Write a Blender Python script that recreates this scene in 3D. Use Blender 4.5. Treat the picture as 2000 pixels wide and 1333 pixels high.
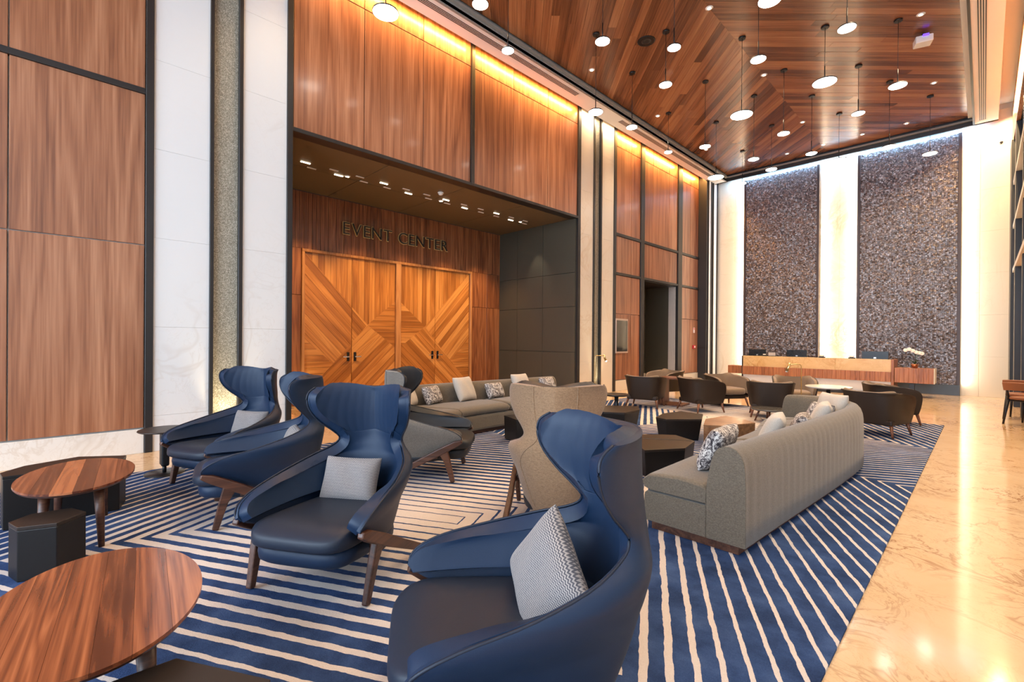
import bpy, bmesh, math, random
from math import sin, cos, pi, radians, sqrt, atan2
from mathutils import Vector, Matrix
random.seed(7)
for o in list(bpy.data.objects): bpy.data.objects.remove(o)
S = bpy.context.scene; COL = S.collection

# ------------------------------------------------------------------ camera, world, light, exposure
cd = bpy.data.cameras.new('camera'); cam = bpy.data.objects.new('camera', cd); COL.objects.link(cam)
cd.sensor_width = 36; cd.lens = 911.44/2000*36; cd.clip_start = 0.02; cd.clip_end = 100
yaw, pitch, roll = 0.790937, -0.0025004, -0.0073148
f = Vector((-sin(yaw)*cos(pitch), cos(yaw)*cos(pitch), sin(pitch)))
r = Vector((cos(yaw), sin(yaw), 0)); d = f.cross(r)
r2 = r*cos(roll)+d*sin(roll); d2 = -r*sin(roll)+d*cos(roll)
cam.matrix_world = Matrix(((r2.x, -d2.x, -f.x, 0), (r2.y, -d2.y, -f.y, 0), (r2.z, -d2.z, -f.z, 1.4), (0, 0, 0, 1)))
S.camera = cam
cy = S.cycles; cy.max_bounces = 4; cy.diffuse_bounces = 2; cy.glossy_bounces = 2; cy.adaptive_threshold = .05; cy.adaptive_min_samples = 12; cy.transmission_bounces = 2; cy.caustics_reflective = False; cy.caustics_refractive = False
vs = S.view_settings; vs.view_transform = 'Standard'; vs.look = 'None'; vs.gamma = 1; vs.use_curve_mapping = False
vs.exposure = 0.3
w = bpy.data.worlds.new('world'); S.world = w; w.use_nodes = True
w.node_tree.nodes['Background'].inputs[0].default_value = (.72, .84, 1, 1); w.node_tree.nodes['Background'].inputs[1].default_value = 0.9
def aim(o, dirv): o.rotation_euler = Vector(dirv).to_track_quat('-Z', 'Y').to_euler()
def area(loc, dirv, sx, sy, power, col=(1, 1, 1), upv=None, spread=pi):
    l = bpy.data.lights.new('area_light', 'AREA'); l.shape = 'RECTANGLE'; l.size = sx; l.size_y = sy; l.energy = power; l.color = col; l.spread = spread
    o = bpy.data.objects.new('area_light', l); COL.objects.link(o); o.location = loc
    z = -Vector(dirv).normalized(); y = Vector(upv or (0, 0, 1)); y = (y-z*y.dot(z)).normalized(); x = y.cross(z)
    o.rotation_euler = Matrix((x, y, z)).transposed().to_euler(); return o
def spot(loc, dirv, power, ang, col=(1, .8, .55), blend=.6, rad=.04):
    l = bpy.data.lights.new('spot_light', 'SPOT'); l.energy = power; l.spot_size = radians(ang); l.color = col; l.spot_blend = blend; l.shadow_soft_size = rad
    o = bpy.data.objects.new('spot_light', l); COL.objects.link(o); o.location = loc; aim(o, dirv); return o
WARM = (1, .74, .46); AMBER = (1, .5, .13); COOL = (.66, .82, 1)
# daylight from the glazed front of the hall, behind the camera
area((-2.0, -6.3, 3.4), (0, 1, -.05), 10, 6.0, 1250, COOL)
# cove light over the walnut bays (in the slot between the left wall and the soffit)
for y0, y1, p, c in ((-5, .8, 30, (1, .7, .4)), (2.55, 5.86, 92, AMBER), (5.98, 9.25, 92, AMBER), (9.45, 10.95, 22, WARM), (11.1, 12.35, 36, AMBER), (12.6, 14.72, 60, AMBER), (15.05, 16.3, 36, AMBER)):
    area((-7.0, (y0+y1)/2, 7.16), (-.35, 0, -1), .05, (y1-y0), p, c, upv=(0, 1, 0))
# light slots at the edges of the two feature screens and along their top
for x, dx in ((-5.92, -1), (-3.64, 1), (-2.71, -1), (-.42, 1)):
    area((x+.012*dx, 17.21, 3.6), (dx, .30, 0), .04, 6.6, 40, (1, .84, .64))
area((-3.2, 17.09, 7.13), (0, .10, -1), 6.3, .05, 110, (.30, .60, 1), upv=(0, 1, 0))
# right wall cove
area((.34, 13.3, 7.14), (.35, 0, -1), .05, 7.4, 330, (1, .70, .36), upv=(0, 1, 0))
# downlights of the timber ceiling
for x in (-6.05, -3.45, -.85):
    for y in (2.5, 5.4, 8.3, 11.2, 14.2): spot((x, y, 7.2), (0, 0, -1), (170 if y < 6 else 260)*(.5 if x < -6 else 1), 95, WARM)
for y in (.5, 3.5, 6.5, 9.0): spot((1.3, y, 7.0), (-.12, 0, -1), 190, 95, WARM)  # not timber ceiling fittings: extra spots added to brighten the floor at right
for x in (-4.4, -3.45, -2.45, -1.5): spot((x, 16.3, 7.2), (0, -.1, -1), 60, 80, WARM)
# recess of the event center entrance
for y in (3.6, 4.9, 6.1, 7.3, 8.4): spot((-8.75, y, 4.36), (-1, 0, -3.0), 270, 70, (1, .62, .25), .9)
spot((-8.45, 8.75, 4.38), (.05, .5, -1.5), 45, 42, (1, .86, .65), .7)
for y in (13.2, 14.0): spot((-7.75, y, 3.12), (-.45, 0, -1.6), 10, 45, (1, .9, .75), .7)
# floor uplights in the pillar niches
for y in (1.67, 10.18): spot((-7.02, y, .06), (-.07, 0, 1), 70, 60, (1, .82, .5), .8)
spot((-9.66, 3.4, .03), (-.45, 0, 1), 30, 110, (1, .8, .5), .8)

# ------------------------------------------------------------------ helpers
def link(o, parent=None):
    COL.objects.link(o)
    if parent: o.parent = parent
    return o
def mesh(name, V, F, mat=None, parent=None, smooth=False, loc=None, rotz=0):
    me = bpy.data.meshes.new(name); me.from_pydata([tuple(v) for v in V], [], F)
    if mat: me.materials.append(mat)
    if smooth: me.polygons.foreach_set('use_smooth', [True]*len(me.polygons))
    me.update(); o = bpy.data.objects.new(name, me); link(o, parent)
    if loc: o.location = loc
    o.rotation_euler.z = rotz
    return o
def fixn(o):
    bm = bmesh.new(); bm.from_mesh(o.data); bmesh.ops.recalc_face_normals(bm, faces=bm.faces); bm.to_mesh(o.data); bm.free(); return o
def tag(o, label=None, cat=None, group=None, kind=None):
    if label: o['label'] = label
    if cat: o['category'] = cat
    if group: o['group'] = group
    if kind: o['kind'] = kind
    return o
def empty(name, loc=(0, 0, 0), rotz=0, label=None, cat=None, group=None, kind=None):
    o = bpy.data.objects.new(name, None); link(o); o.location = loc; o.rotation_euler.z = rotz; o.empty_display_size = .1
    return tag(o, label, cat, group, kind)
def struct(o): o['kind'] = 'structure'; return o
def bevel(o, wd=.01, seg=2, ang=40):
    m = o.modifiers.new('bevel', 'BEVEL'); m.width = wd; m.segments = seg; m.limit_method = 'ANGLE'; m.angle_limit = radians(ang); return o
def subsurf(o, n=1):
    m = o.modifiers.new('subsurf', 'SUBSURF'); m.levels = n; m.render_levels = n; return o
BF = [(0, 3, 2, 1), (4, 5, 6, 7), (0, 1, 5, 4), (1, 2, 6, 5), (2, 3, 7, 6), (3, 0, 4, 7)]
def boxv(x0, x1, y0, y1, z0, z1): return [(x0, y0, z0), (x1, y0, z0), (x1, y1, z0), (x0, y1, z0), (x0, y0, z1), (x1, y0, z1), (x1, y1, z1), (x0, y1, z1)]
def box(name, x0, x1, y0, y1, z0, z1, mat, parent=None, bv=0, seg=2):
    cx, cy, cz = (x0+x1)/2, (y0+y1)/2, (z0+z1)/2
    o = mesh(name, boxv(x0-cx, x1-cx, y0-cy, y1-cy, z0-cz, z1-cz), BF, mat, parent, loc=(cx, cy, cz))
    if bv: bevel(o, bv, seg)
    return o
def boxw(name, x0, x1, y0, y1, z0, z1, mat, parent=None): return mesh(name, boxv(x0, x1, y0, y1, z0, z1), BF, mat, parent)
def prism(name, poly, z0, z1, mat, parent=None, top=None, bv=0, loc=None):
    n = len(poly); top = top or poly
    V = [(x, y, z0) for x, y in poly]+[(x, y, z1) for x, y in top]
    F = [tuple(range(n-1, -1, -1)), tuple(range(n, 2*n))]+[(i, (i+1) % n, n+(i+1) % n, n+i) for i in range(n)]
    o = fixn(mesh(name, V, F, mat, parent, loc=loc))
    if bv: bevel(o, bv, 2, 15)
    return o
def lathe(name, prof, mat, parent=None, n=32, loc=None, sx=1, sy=1):
    V = []; F = []; k = len(prof)
    for i in range(n):
        a = 2*pi*i/n
        for (rr, z) in prof: V.append((rr*cos(a)*sx, rr*sin(a)*sy, z))
    for i in range(n):
        j = (i+1) % n
        for q in range(k-1): F.append((i*k+q, j*k+q, j*k+q+1, i*k+q+1))
    F.append(tuple(i*k for i in range(n-1, -1, -1))); F.append(tuple(i*k+k-1 for i in range(n)))
    o = fixn(mesh(name, V, F, mat, parent, loc=loc)); 
    for p in o.data.polygons: p.use_smooth = len(p.vertices) == 4
    return o
def tube(name, pts, rad, mat, parent=None, n=10, loc=None, closed=False, sq=1.0):
    pts = [Vector(p) for p in pts]; rad = rad if isinstance(rad, (list, tuple)) else [rad]*len(pts)
    V = []; F = []; up = Vector((0, 0, 1)); N = len(pts)
    for i, p in enumerate(pts):
        a = pts[(i-1) % N] if (closed or i > 0) else p; b = pts[(i+1) % N] if (closed or i < N-1) else p
        t = (b-a).normalized(); u = t.cross(up)
        if u.length < 1e-3: u = t.cross(Vector((1, 0, 0)))
        u.normalize(); v = u.cross(t)
        for q in range(n):
            g = 2*pi*q/n; V.append(p+u*cos(g)*rad[i]+v*sin(g)*rad[i]*sq)
    for i in range(N if closed else N-1):
        for q in range(n): F.append((i*n+q, i*n+(q+1) % n, ((i+1) % N)*n+(q+1) % n, ((i+1) % N)*n+q))
    if not closed: F.append(tuple(range(n-1, -1, -1))); F.append(tuple(range((N-1)*n, N*n)))
    return fixn(mesh(name, V, F, mat, parent, smooth=True, loc=loc))
def beam(name, pts, wds, mat, parent=None, bv=.008):
    # rectangular bar along points; wds = list of (wx, wn) half sizes: wx along local x, wn in the plane of the bend
    V = []; F = []; N = len(pts); pts = [Vector(p) for p in pts]
    for i, p in enumerate(pts):
        t = (pts[min(i+1, N-1)]-pts[max(i-1, 0)]).normalized(); x = Vector((1, 0, 0)); x = (x-t*x.dot(t)).normalized(); nn = t.cross(x)
        a, b = wds[i]
        for sx, sn in ((-1, -1), (1, -1), (1, 1), (-1, 1)): V.append(p+x*a*sx+nn*b*sn)
    for i in range(N-1):
        for q in range(4): F.append((i*4+q, i*4+(q+1) % 4, (i+1)*4+(q+1) % 4, (i+1)*4+q))
    F.append((3, 2, 1, 0)); F.append(tuple(range((N-1)*4, N*4)))
    o = fixn(mesh(name, V, F, mat, parent))
    return bevel(o, bv, 2, 50)
def spow(v, e): return math.copysign(abs(v)**e, v)
def superq(name, a, b, c, e1, e2, mat, parent=None, nu=48, nv=20, fn=None, loc=None, rotz=0):
    V = []; F = []
    for i in range(1, nv):
        ph = -pi/2+pi*i/nv
        for j in range(nu):
            th = 2*pi*j/nu; cp = abs(cos(ph))**e1
            p = [a*cp*spow(cos(th), e2), b*cp*spow(sin(th), e2), c*spow(sin(ph), e1)]
            V.append(fn(p) if fn else p)
    p0 = [0, 0, -c]; p1 = [0, 0, c]; V.append(fn(p0) if fn else p0); V.append(fn(p1) if fn else p1)
    for i in range(nv-2):
        for j in range(nu): F.append((i*nu+j, i*nu+(j+1) % nu, (i+1)*nu+(j+1) % nu, (i+1)*nu+j))
    k = len(V)-2
    for j in range(nu): F.append((k, (j+1) % nu, j)); F.append((k+1, (nv-2)*nu+j, (nv-2)*nu+(j+1) % nu))
    return mesh(name, V, F, mat, parent, smooth=True, loc=loc, rotz=rotz)
def copy_tree(o, parent=None):
    c = o.copy(); COL.objects.link(c); c.parent = parent
    for ch in list(o.children): copy_tree(ch, c)
    return c
def lerp(tab, z):
    if z <= tab[0][0]: return tab[0][1]
    for (a, u), (b, v) in zip(tab, tab[1:]):
        if z <= b:
            t = (z-a)/(b-a); return u+(v-u)*t
    return tab[-1][1]
def smooth_tab(tab, n):
    # Catmull-Rom resampling of a table of tuples -> n rows
    out = []; N = len(tab)
    for i in range(n):
        t = i/(n-1)*(N-1); k = min(int(t), N-2); u = t-k
        p = [tab[max(k-1, 0)], tab[k], tab[k+1], tab[min(k+2, N-1)]]
        out.append(tuple(.5*((2*b)+(-a+c)*u+(2*a-5*b+4*c-dd)*u*u+(-a+3*b-3*c+dd)*u**3) for a, b, c, dd in zip(*p)))
    return out

# ------------------------------------------------------------------ materials
class NT:
    def __init__(s, name):
        s.m = bpy.data.materials.new(name); s.m.use_nodes = True; s.t = s.m.node_tree; s.b = s.t.nodes['Principled BSDF']
    def n(s, ty, **kw):
        nd = s.t.nodes.new('ShaderNode'+ty)
        for k, v in kw.items():
            if k.startswith('_'): setattr(nd, k[1:], v)
        return nd
    def l(s, a, b): s.t.links.new(a, b)
    def val(s, sock, v):
        if hasattr(v, 'node'): s.l(v, sock)
        else: sock.default_value = v
    def math(s, op, a, b=0, c=None):
        nd = s.t.nodes.new('ShaderNodeMath'); nd.operation = op; s.val(nd.inputs[0], a); s.val(nd.inputs[1], b)
        if c is not None: s.val(nd.inputs[2], c)
        return nd.outputs[0]
    def coord(s, which='Object'):
        if which == 'Position': return s.t.nodes.new('ShaderNodeNewGeometry').outputs['Position']
        return s.t.nodes.new('ShaderNodeTexCoord').outputs[which]
    def mapping(s, vec, scale=(1, 1, 1), rot=(0, 0, 0), loc=(0, 0, 0)):
        nd = s.t.nodes.new('ShaderNodeMapping'); s.l(vec, nd.inputs[0]); nd.inputs['Scale'].default_value = scale; nd.inputs['Rotation'].default_value = rot
        s.val(nd.inputs['Location'], loc); return nd.outputs[0]
    def noise(s, vec, scale=5, detail=4, rough=.5, dist=0, dim='3D'):
        nd = s.t.nodes.new('ShaderNodeTexNoise'); s.l(vec, nd.inputs['Vector']); nd.inputs['Scale'].default_value = scale; nd.inputs['Detail'].default_value = detail
        nd.inputs['Roughness'].default_value = rough; nd.inputs['Distortion'].default_value = dist; return nd.outputs['Fac']
    def ramp(s, fac, stops, mode='LINEAR'):
        nd = s.t.nodes.new('ShaderNodeValToRGB'); s.l(fac, nd.inputs[0]); cr = nd.color_ramp; cr.interpolation = mode
        while len(cr.elements) < len(stops): cr.elements.new(.5)
        for e, (p, c) in zip(cr.elements, stops): e.position = p; e.color = (*c, 1)
        return nd.outputs[0]
    def mix(s, fac, a, b, mode='MIX'):
        nd = s.t.nodes.new('ShaderNodeMix'); nd.data_type = 'RGBA'; nd.blend_type = mode; s.val(nd.inputs[0], fac)
        s.val(nd.inputs[6], a if hasattr(a, 'node') else (*a, 1)); s.val(nd.inputs[7], b if hasattr(b, 'node') else (*b, 1)); return nd.outputs[2]
    def rnd(s): return s.t.nodes.new('ShaderNodeObjectInfo').outputs['Random']
    def sep(s, vec): 
        nd = s.t.nodes.new('ShaderNodeSeparateXYZ'); s.l(vec, nd.inputs[0]); return nd.outputs
    def comb(s, x, y, z):
        nd = s.t.nodes.new('ShaderNodeCombineXYZ'); s.val(nd.inputs[0], x); s.val(nd.inputs[1], y); s.val(nd.inputs[2], z); return nd.outputs[0]
    def bump(s, h, st=.2, dist=.01):
        nd = s.t.nodes.new('ShaderNodeBump'); s.l(h, nd.inputs['Height']); nd.inputs['Strength'].default_value = st; nd.inputs['Distance'].default_value = dist; s.l(nd.outputs[0], s.b.inputs['Normal'])
    def out(s, col=None, rough=.5, metal=0, spec=None, coat=0, sheen=0):
        if col is not None: s.val(s.b.inputs['Base Color'], col if hasattr(col, 'node') else (*col, 1))
        s.val(s.b.inputs['Roughness'], rough); s.b.inputs['Metallic'].default_value = metal
        if spec is not None: s.b.inputs['Specular IOR Level'].default_value = spec
        s.b.inputs['Coat Weight'].default_value = coat; s.b.inputs['Coat Roughness'].default_value = .12
        s.b.inputs['Sheen Weight'].default_value = sheen
        return s.m
def plain(name, col, rough=.5, metal=0, **k):
    return NT(name).out(col, rough, metal, **k)
def emis(name, col, st):
    t = NT(name); t.b.inputs['Emission Color'].default_value = (*col, 1); t.b.inputs['Emission Strength'].default_value = st; return t.out(col, .5)
def wood(name, dark, mid, light, grain='z', space='Position', rough=.38, sc=1.0, vary=.25, coat=.15, bump=.03, cath=1.0):
    t = NT(name); v = t.coord(space); ro = t.rnd()
    off = t.math('MULTIPLY', ro, 37.0); vv = t.n('VectorMath', _operation='ADD'); t.l(v, vv.inputs[0]); t.l(t.comb(off, t.math('MULTIPLY', ro, 11.3), t.math('MULTIPLY', ro, 23.1)), vv.inputs[1]); v = vv.outputs[0]
    g = {'z': (1, 1, .055), 'x': (.055, 1, 1), 'y': (1, .055, 1)}[grain]
    a = t.noise(t.mapping(v, tuple(q*3.2*sc for q in g)), 1.0, 2, .5, .6)         # broad figure
    wv = t.math('MULTIPLY', a, 13.0*cath); fr = t.math('PINGPONG', wv, 1.0)          # cathedral rings
    b = t.noise(t.mapping(v, tuple(q*42*sc if q == 1 else q*20*sc for q in g)), 1.0, 2, .6)  # fine grain
    c = t.noise(t.mapping(v, tuple(q*.9*sc for q in g)), 1.0, 0)
    k = t.math('ADD', t.math('MULTIPLY', fr, .22), t.math('ADD', t.math('MULTIPLY', b, .54), t.math('MULTIPLY', c, .30)))
    k = t.math('ADD', k, t.math('MULTIPLY', t.math('SUBTRACT', ro, .5), vary))
    col = t.ramp(k, [(.30, dark), (.52, mid), (.78, light)])
    t.bump(b, bump, .004)
    return t.out(col, rough, 0, coat=coat)
WAL = wood('walnut_panel', (.17, .060, .030), (.33, .130, .062), (.50, .235, .125), 'z', sc=1.0, vary=.06, rough=.34, cath=.7)
WALF = wood('walnut_surround', (.12, .036, .014), (.27, .090, .033), (.46, .19, .08), 'z', sc=1.5, vary=.06)
DOORW = wood('door_timber', (.30, .105, .022), (.47, .18, .042), (.64, .29, .085), 'x', 'Object', rough=.33, sc=1.3, vary=.42)
CEILW = wood('ceiling_timber', (.15, .052, .021), (.33, .122, .048), (.50, .215, .090), 'x', 'Object', rough=.26, sc=.9, vary=.30, coat=.3, cath=.3)
TABW = wood('walnut_top', (.085, .022, .009), (.25, .072, .026), (.45, .155, .058), 'x', 'Object', rough=.22, sc=1.7, vary=.55, coat=.4, cath=1.7)
LEGW = wood('dark_walnut', (.030, .010, .005), (.075, .026, .013), (.14, .055, .028), 'y', 'Object', rough=.42, sc=2, vary=.1, coat=.05)
TUBLEG = wood('brown_leg', (.07, .022, .010), (.15, .048, .020), (.24, .09, .04), 'z', 'Object', rough=.4, sc=2, vary=.1)
FACW = wood('tan_timber', (.17, .075, .032), (.28, .135, .062), (.40, .21, .105), 'x', 'Object', rough=.3, sc=1.2, vary=.1, coat=.2)
DESKW = wood('desk_timber', (.20, .062, .022), (.36, .13, .048), (.50, .21, .085), 'z', sc=3, vary=.1)
def marble(name, base, tint, vein, vs=1.2, vw=.035, vamt=.8, rough=.18, rot=(0, 0, .5), space='Position', patch=.5, coat=0.0):
    t = NT(name); v = t.coord(space); v = t.mapping(v, (1, 1, 1), rot)
    n1 = t.noise(t.mapping(v, (1, 1, 1)), vs*1.1, 4, .62, 1.2); n2 = t.noise(t.mapping(v, (1, 2.2, 1), loc=(3, 7, 1)), vs*2.3, 5, .66, 1.9)
    d1 = t.math('ABSOLUTE', t.math('SUBTRACT', n1, .5)); d2 = t.math('ABSOLUTE', t.math('SUBTRACT', n2, .5))
    v1 = t.math('SUBTRACT', 1.0, t.math('MINIMUM', t.math('DIVIDE', d1, vw), 1.0)); v2 = t.math('SUBTRACT', 1.0, t.math('MINIMUM', t.math('DIVIDE', d2, vw*.7), 1.0))
    msk = t.noise(t.mapping(v, (1, 1, 1), loc=(9, 2, 4)), vs*.6, 1)
    mk = t.math('MULTIPLY', t.math('MAXIMUM', t.math('SUBTRACT', msk, .38), 0), 3.0)
    ve = t.math('MULTIPLY', t.math('MAXIMUM', v1, t.math('MULTIPLY', v2, .8)), mk)
    pt = t.noise(t.mapping(v, (1, 1, 1), loc=(1, 5, 2)), vs*.9, 3, .6, .8)
    base_c = t.mix(t.math('MULTIPLY', pt, patch), base, tint)
    col = t.mix(t.math('MINIMUM', t.math('MULTIPLY', ve, vamt), 1.0), base_c, vein)
    return t.out(col, rough, 0, coat=coat)
FLOORM = marble('floor_marble', (.77, .57, .36), (.62, .37, .165), (.30, .12, .04), 2.0, .022, 1.0, .10, (0, 0, .6), patch=.8)
WHITEM = marble('white_marble', (.79, .785, .775), (.70, .68, .65), (.56, .48, .41), .55, .02, .45, .35, (.4, .2, .7), patch=.3)
CREAMM = marble('cream_marble', (.80, .72, .60), (.70, .58, .43), (.60, .43, .25), .6, .02, .5, .32, (.4, .3, .7), patch=.4)
ONYX = marble('onyx_stone', (.80, .60, .33), (.62, .38, .14), (.48, .22, .05), 2.2, .05, .8, .25, (.3, .9, .2), patch=.9)
BACKM = marble('veined_onyx', (.86, .78, .66), (.76, .64, .45), (.50, .29, .07), .75, .05, .9, .3, (.1, 1.35, 0), patch=.4)
BASEM = marble('base_marble', (.84, .78, .71), (.76, .66, .56), (.58, .45, .33), 1.6, .03, .5, .2, (.5, .2, .7), patch=.5)
BLACK = plain('black_trim', (.018, .016, .016), .42, 0)
DARKP = plain('bronze_panel', (.085, .078, .058), .42, .2)
SOFP = plain('bronze_soffit', (.17, .13, .075), .5, .1)
CHAR = plain('charcoal_stone', (.05, .055, .06), .35)
PLAST = plain('white_plaster', (.92, .86, .80), .7)
GREYC = plain('grey_cove', (.30, .29, .27), .55)
BRASS = plain('brass', (.75, .52, .22), .28, 1)
CHROME = plain('steel', (.75, .74, .72), .22, 1)
BLKMET = plain('black_metal', (.014, .013, .014), .38, .3)
FACET = plain('bronze_metal', (.040, .028, .022), .38, .45)
FACETB = plain('black_facet', (.009, .007, .006), .4, .2)
LAMPW = emis('lamp_diffuser', (1, .93, .82), 22)
DOWNW = emis('downlight_lens', (1, .88, .68), 30)
SLOTW = emis('slot_lens', (1, .86, .62), 6)
def leather(name, col, rough=.42, var=.25):
    t = NT(name); v = t.coord('Object'); n = t.noise(v, 260, 2); n2 = t.noise(v, 5, 3)
    c = t.mix(t.math('MULTIPLY', n2, var), col, tuple(q*.55 for q in col)); t.bump(n, .12, .002); return t.out(c, rough, 0, spec=.36)
BLUE = leather('blue_leather', (.0062, .0215, .056), .50); BLUED = leather('blue_leather_seat', (.012, .019, .036), .48)
DKLEA = leather('charcoal_leather', (.022, .024, .030)); BROWNL = leather('brown_leather', (.028, .016, .010), .5)
def weave(name, c1, c2, sc=220, rough=.85, zig=False, mixn=.35):
    t = NT(name); v = t.coord('Object'); x = t.sep(v)
    if zig:
        u = t.math('MULTIPLY', x[0], sc); y = t.math('MULTIPLY', x[2], sc)
        zz = t.math('PINGPONG', t.math('MULTIPLY', u, .5), 1.0); k = t.math('FRACT', t.math('ADD', t.math('MULTIPLY', y, .5), t.math('MULTIPLY', zz, .55)))
        st = t.math('GREATER_THAN', k, .5); n = t.noise(v, 120, 2)
        fac = t.math('ADD', t.math('MULTIPLY', st, .75), t.math('MULTIPLY', n, .25))
    else:
        n = t.noise(v, sc, 3, .7); n2 = t.noise(t.mapping(v, (1, 1, 3)), sc*.4, 2); fac = t.math('ADD', t.math('MULTIPLY', n, .6), t.math('MULTIPLY', n2, .4))
        fac = t.math('MULTIPLY', t.math('SUBTRACT', fac, .3), 2.2)
    c = t.mix(fac, c1, c2); t.bump(fac, .25, .004); return t.out(c, rough, 0, spec=.2, sheen=.25)
GREYT = weave('grey_tweed', (.085, .066, .048), (.220, .178, .132), 170)
TAN = weave('tan_weave', (.17, .095, .050), (.37, .228, .128), 130)
GREYS = weave('grey_weave', (.10, .088, .075), (.25, .215, .18), 170)
CUSH = weave('herringbone', (.04, .042, .06), (.40, .355, .325), 250, zig=True)
CREAM = weave('cream_linen', (.42, .36, .30), (.66, .59, .51), 240)
TAUPE = weave('taupe_fabric', (.16, .105, .065), (.30, .205, .135), 200)
def floralmat():
    t = NT('black_floral_print'); v = t.coord('Object'); n = t.noise(t.mapping(v, (1, 1, .7)), 26, 4, .7, 2.2); n2 = t.noise(v, 60, 3, .7, 1)
    k = t.math('ADD', t.math('MULTIPLY', n, .7), t.math('MULTIPLY', n2, .3)); c = t.ramp(k, [(.44, (.035, .03, .035)), (.50, (.30, .26, .25)), (.56, (.70, .65, .60))]); return t.out(c, .85, 0, spec=.2)
FLORAL = floralmat()
def rugmat():
    t = NT('striped_rug'); P = t.coord('Position'); x = t.sep(P)
    wob = t.noise(P, 9, 3, .6); wob = t.math('MULTIPLY', t.math('SUBTRACT', wob, .5), .022)
    c, s = cos(radians(29)), sin(radians(29))
    u = t.math('ADD', t.math('ADD', t.math('MULTIPLY', x[0], c), t.math('MULTIPLY', x[1], s)), wob)
    v = t.math('ADD', t.math('ADD', t.math('MULTIPLY', x[0], -s), t.math('MULTIPLY', x[1], c)), wob)
    def rect(u0, u1, v0, v1):
        a = t.math('MAXIMUM', t.math('SUBTRACT', u, u1), t.math('SUBTRACT', u0, u)); b = t.math('MAXIMUM', t.math('SUBTRACT', v, v1), t.math('SUBTRACT', v0, v)); return t.math('MAXIMUM', a, b)
    k = t.math('DIVIDE', t.math('MINIMUM', rect(-2.45, -1.37, 3.25, 3.385), rect(1.04, 1.84, 9.11, 9.25)), .106)
    k = t.math('ADD', k, 20.0); fr = t.math('FRACT', k); ring = t.math('SUBTRACT', t.math('FLOOR', k), 20.0)
    duty = t.math('MAXIMUM', t.math('MINIMUM', t.math('ADD', t.math('MULTIPLY', ring, .043), .11), .79), .0)
    blue = t.math('LESS_THAN', fr, duty)
    blue = t.math('MULTIPLY', blue, t.math('GREATER_THAN', ring, -.5))
    n = t.noise(P, 3.2, 5, .65); n2 = t.noise(P, 160, 3, .7)
    bc = t.ramp(t.math('ADD', t.math('MULTIPLY', n, .75), t.math('MULTIPLY', n2, .25)), [(.32, (.014, .026, .070)), (.52, (.034, .066, .165)), (.74, (.080, .135, .28))])
    cc = t.mix(n2, (.54, .46, .41), (.76, .67, .61))
    t.bump(n2, .5, .006); return t.out(t.mix(blue, cc, bc), .95, 0, spec=.1)
RUG = rugmat()
def mosaicmat():
    t = NT('shell_mosaic'); P = t.coord('Position'); vo = t.n('TexVoronoi'); t.l(P, vo.inputs['Vector']); vo.inputs['Scale'].default_value = 40
    sp = t.sep(vo.outputs['Color']); c = t.ramp(sp[0], [(0, (.07, .055, .052)), (.5, (.19, .15, .14)), (.82, (.27, .225, .22)), (1, (.48, .43, .42))]); return t.out(c, .34, .35)
MOS = mosaicmat()
def glit():
    t = NT('glass_bead_strip'); P = t.coord('Position'); n = t.noise(P, 80, 3, .8); c = t.ramp(n, [(.36, (.20, .18, .13)), (.52, (.40, .37, .29)), (.66, (.74, .70, .60))]); t.bump(n, .6, .02); return t.out(c, .35, .35)
GLIT = glit()

# ------------------------------------------------------------------ setting: floor, walls, ceiling
XA, YB, ZS, ZC = -7.15, 17.3, 7.06, 7.25
struct(box('floor', -10.4, 5.2, -7.0, 17.6, -.1, 0, FLOORM))
wl = struct(boxw('wall_left', -7.45, -7.2, -7.0, 2.5, 0, 7.6, PLAST))
def panels(parent, mat, rects, x=XA, th=.03, gap=.006, name='panel'):
    for (y0, y1, z0, z1) in rects: box(name, x-th, x, y0+gap, y1-gap, z0+gap, z1-gap, mat, parent, .003, 1)
PB = .30
panels(wl, WAL, [(a, b, c, e) for a, b in ((-6.9, -5.0), (-5.0, -3.44), (-3.44, -1.88), (-1.88, -.32), (-.32, .81)) for c, e in ((PB, 2.515), (2.515, 4.34), (4.40, 6.75), (6.75, 7.4))])
def trim(i, x0, x1, y0, y1, z0, z1): return struct(box('trim_%d' % i, x0, x1, y0, y1, z0, z1, BLACK, bv=.004))
tn = [0]
def T(x0, x1, y0, y1, z0, z1): tn[0] += 1; return trim(tn[0], x0, x1, y0, y1, z0, z1)
T(-7.2, XA+.02, -6.9, .81, 4.335, 4.405)
bl = struct(empty('baseboard_left'))
for a, b, x in ((-6.9, -3.0, XA), (-3.0, -1.1, XA), (-1.1, .81, XA), (11.05, 12.36, XA), (15.04, 16.35, XA)):
    box('stone_slab', x-.03, x+.012, a+.003, b-.003, 0, PB-.01, BASEM if a < 1 else CREAMM, bl, .003, 1)
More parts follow.
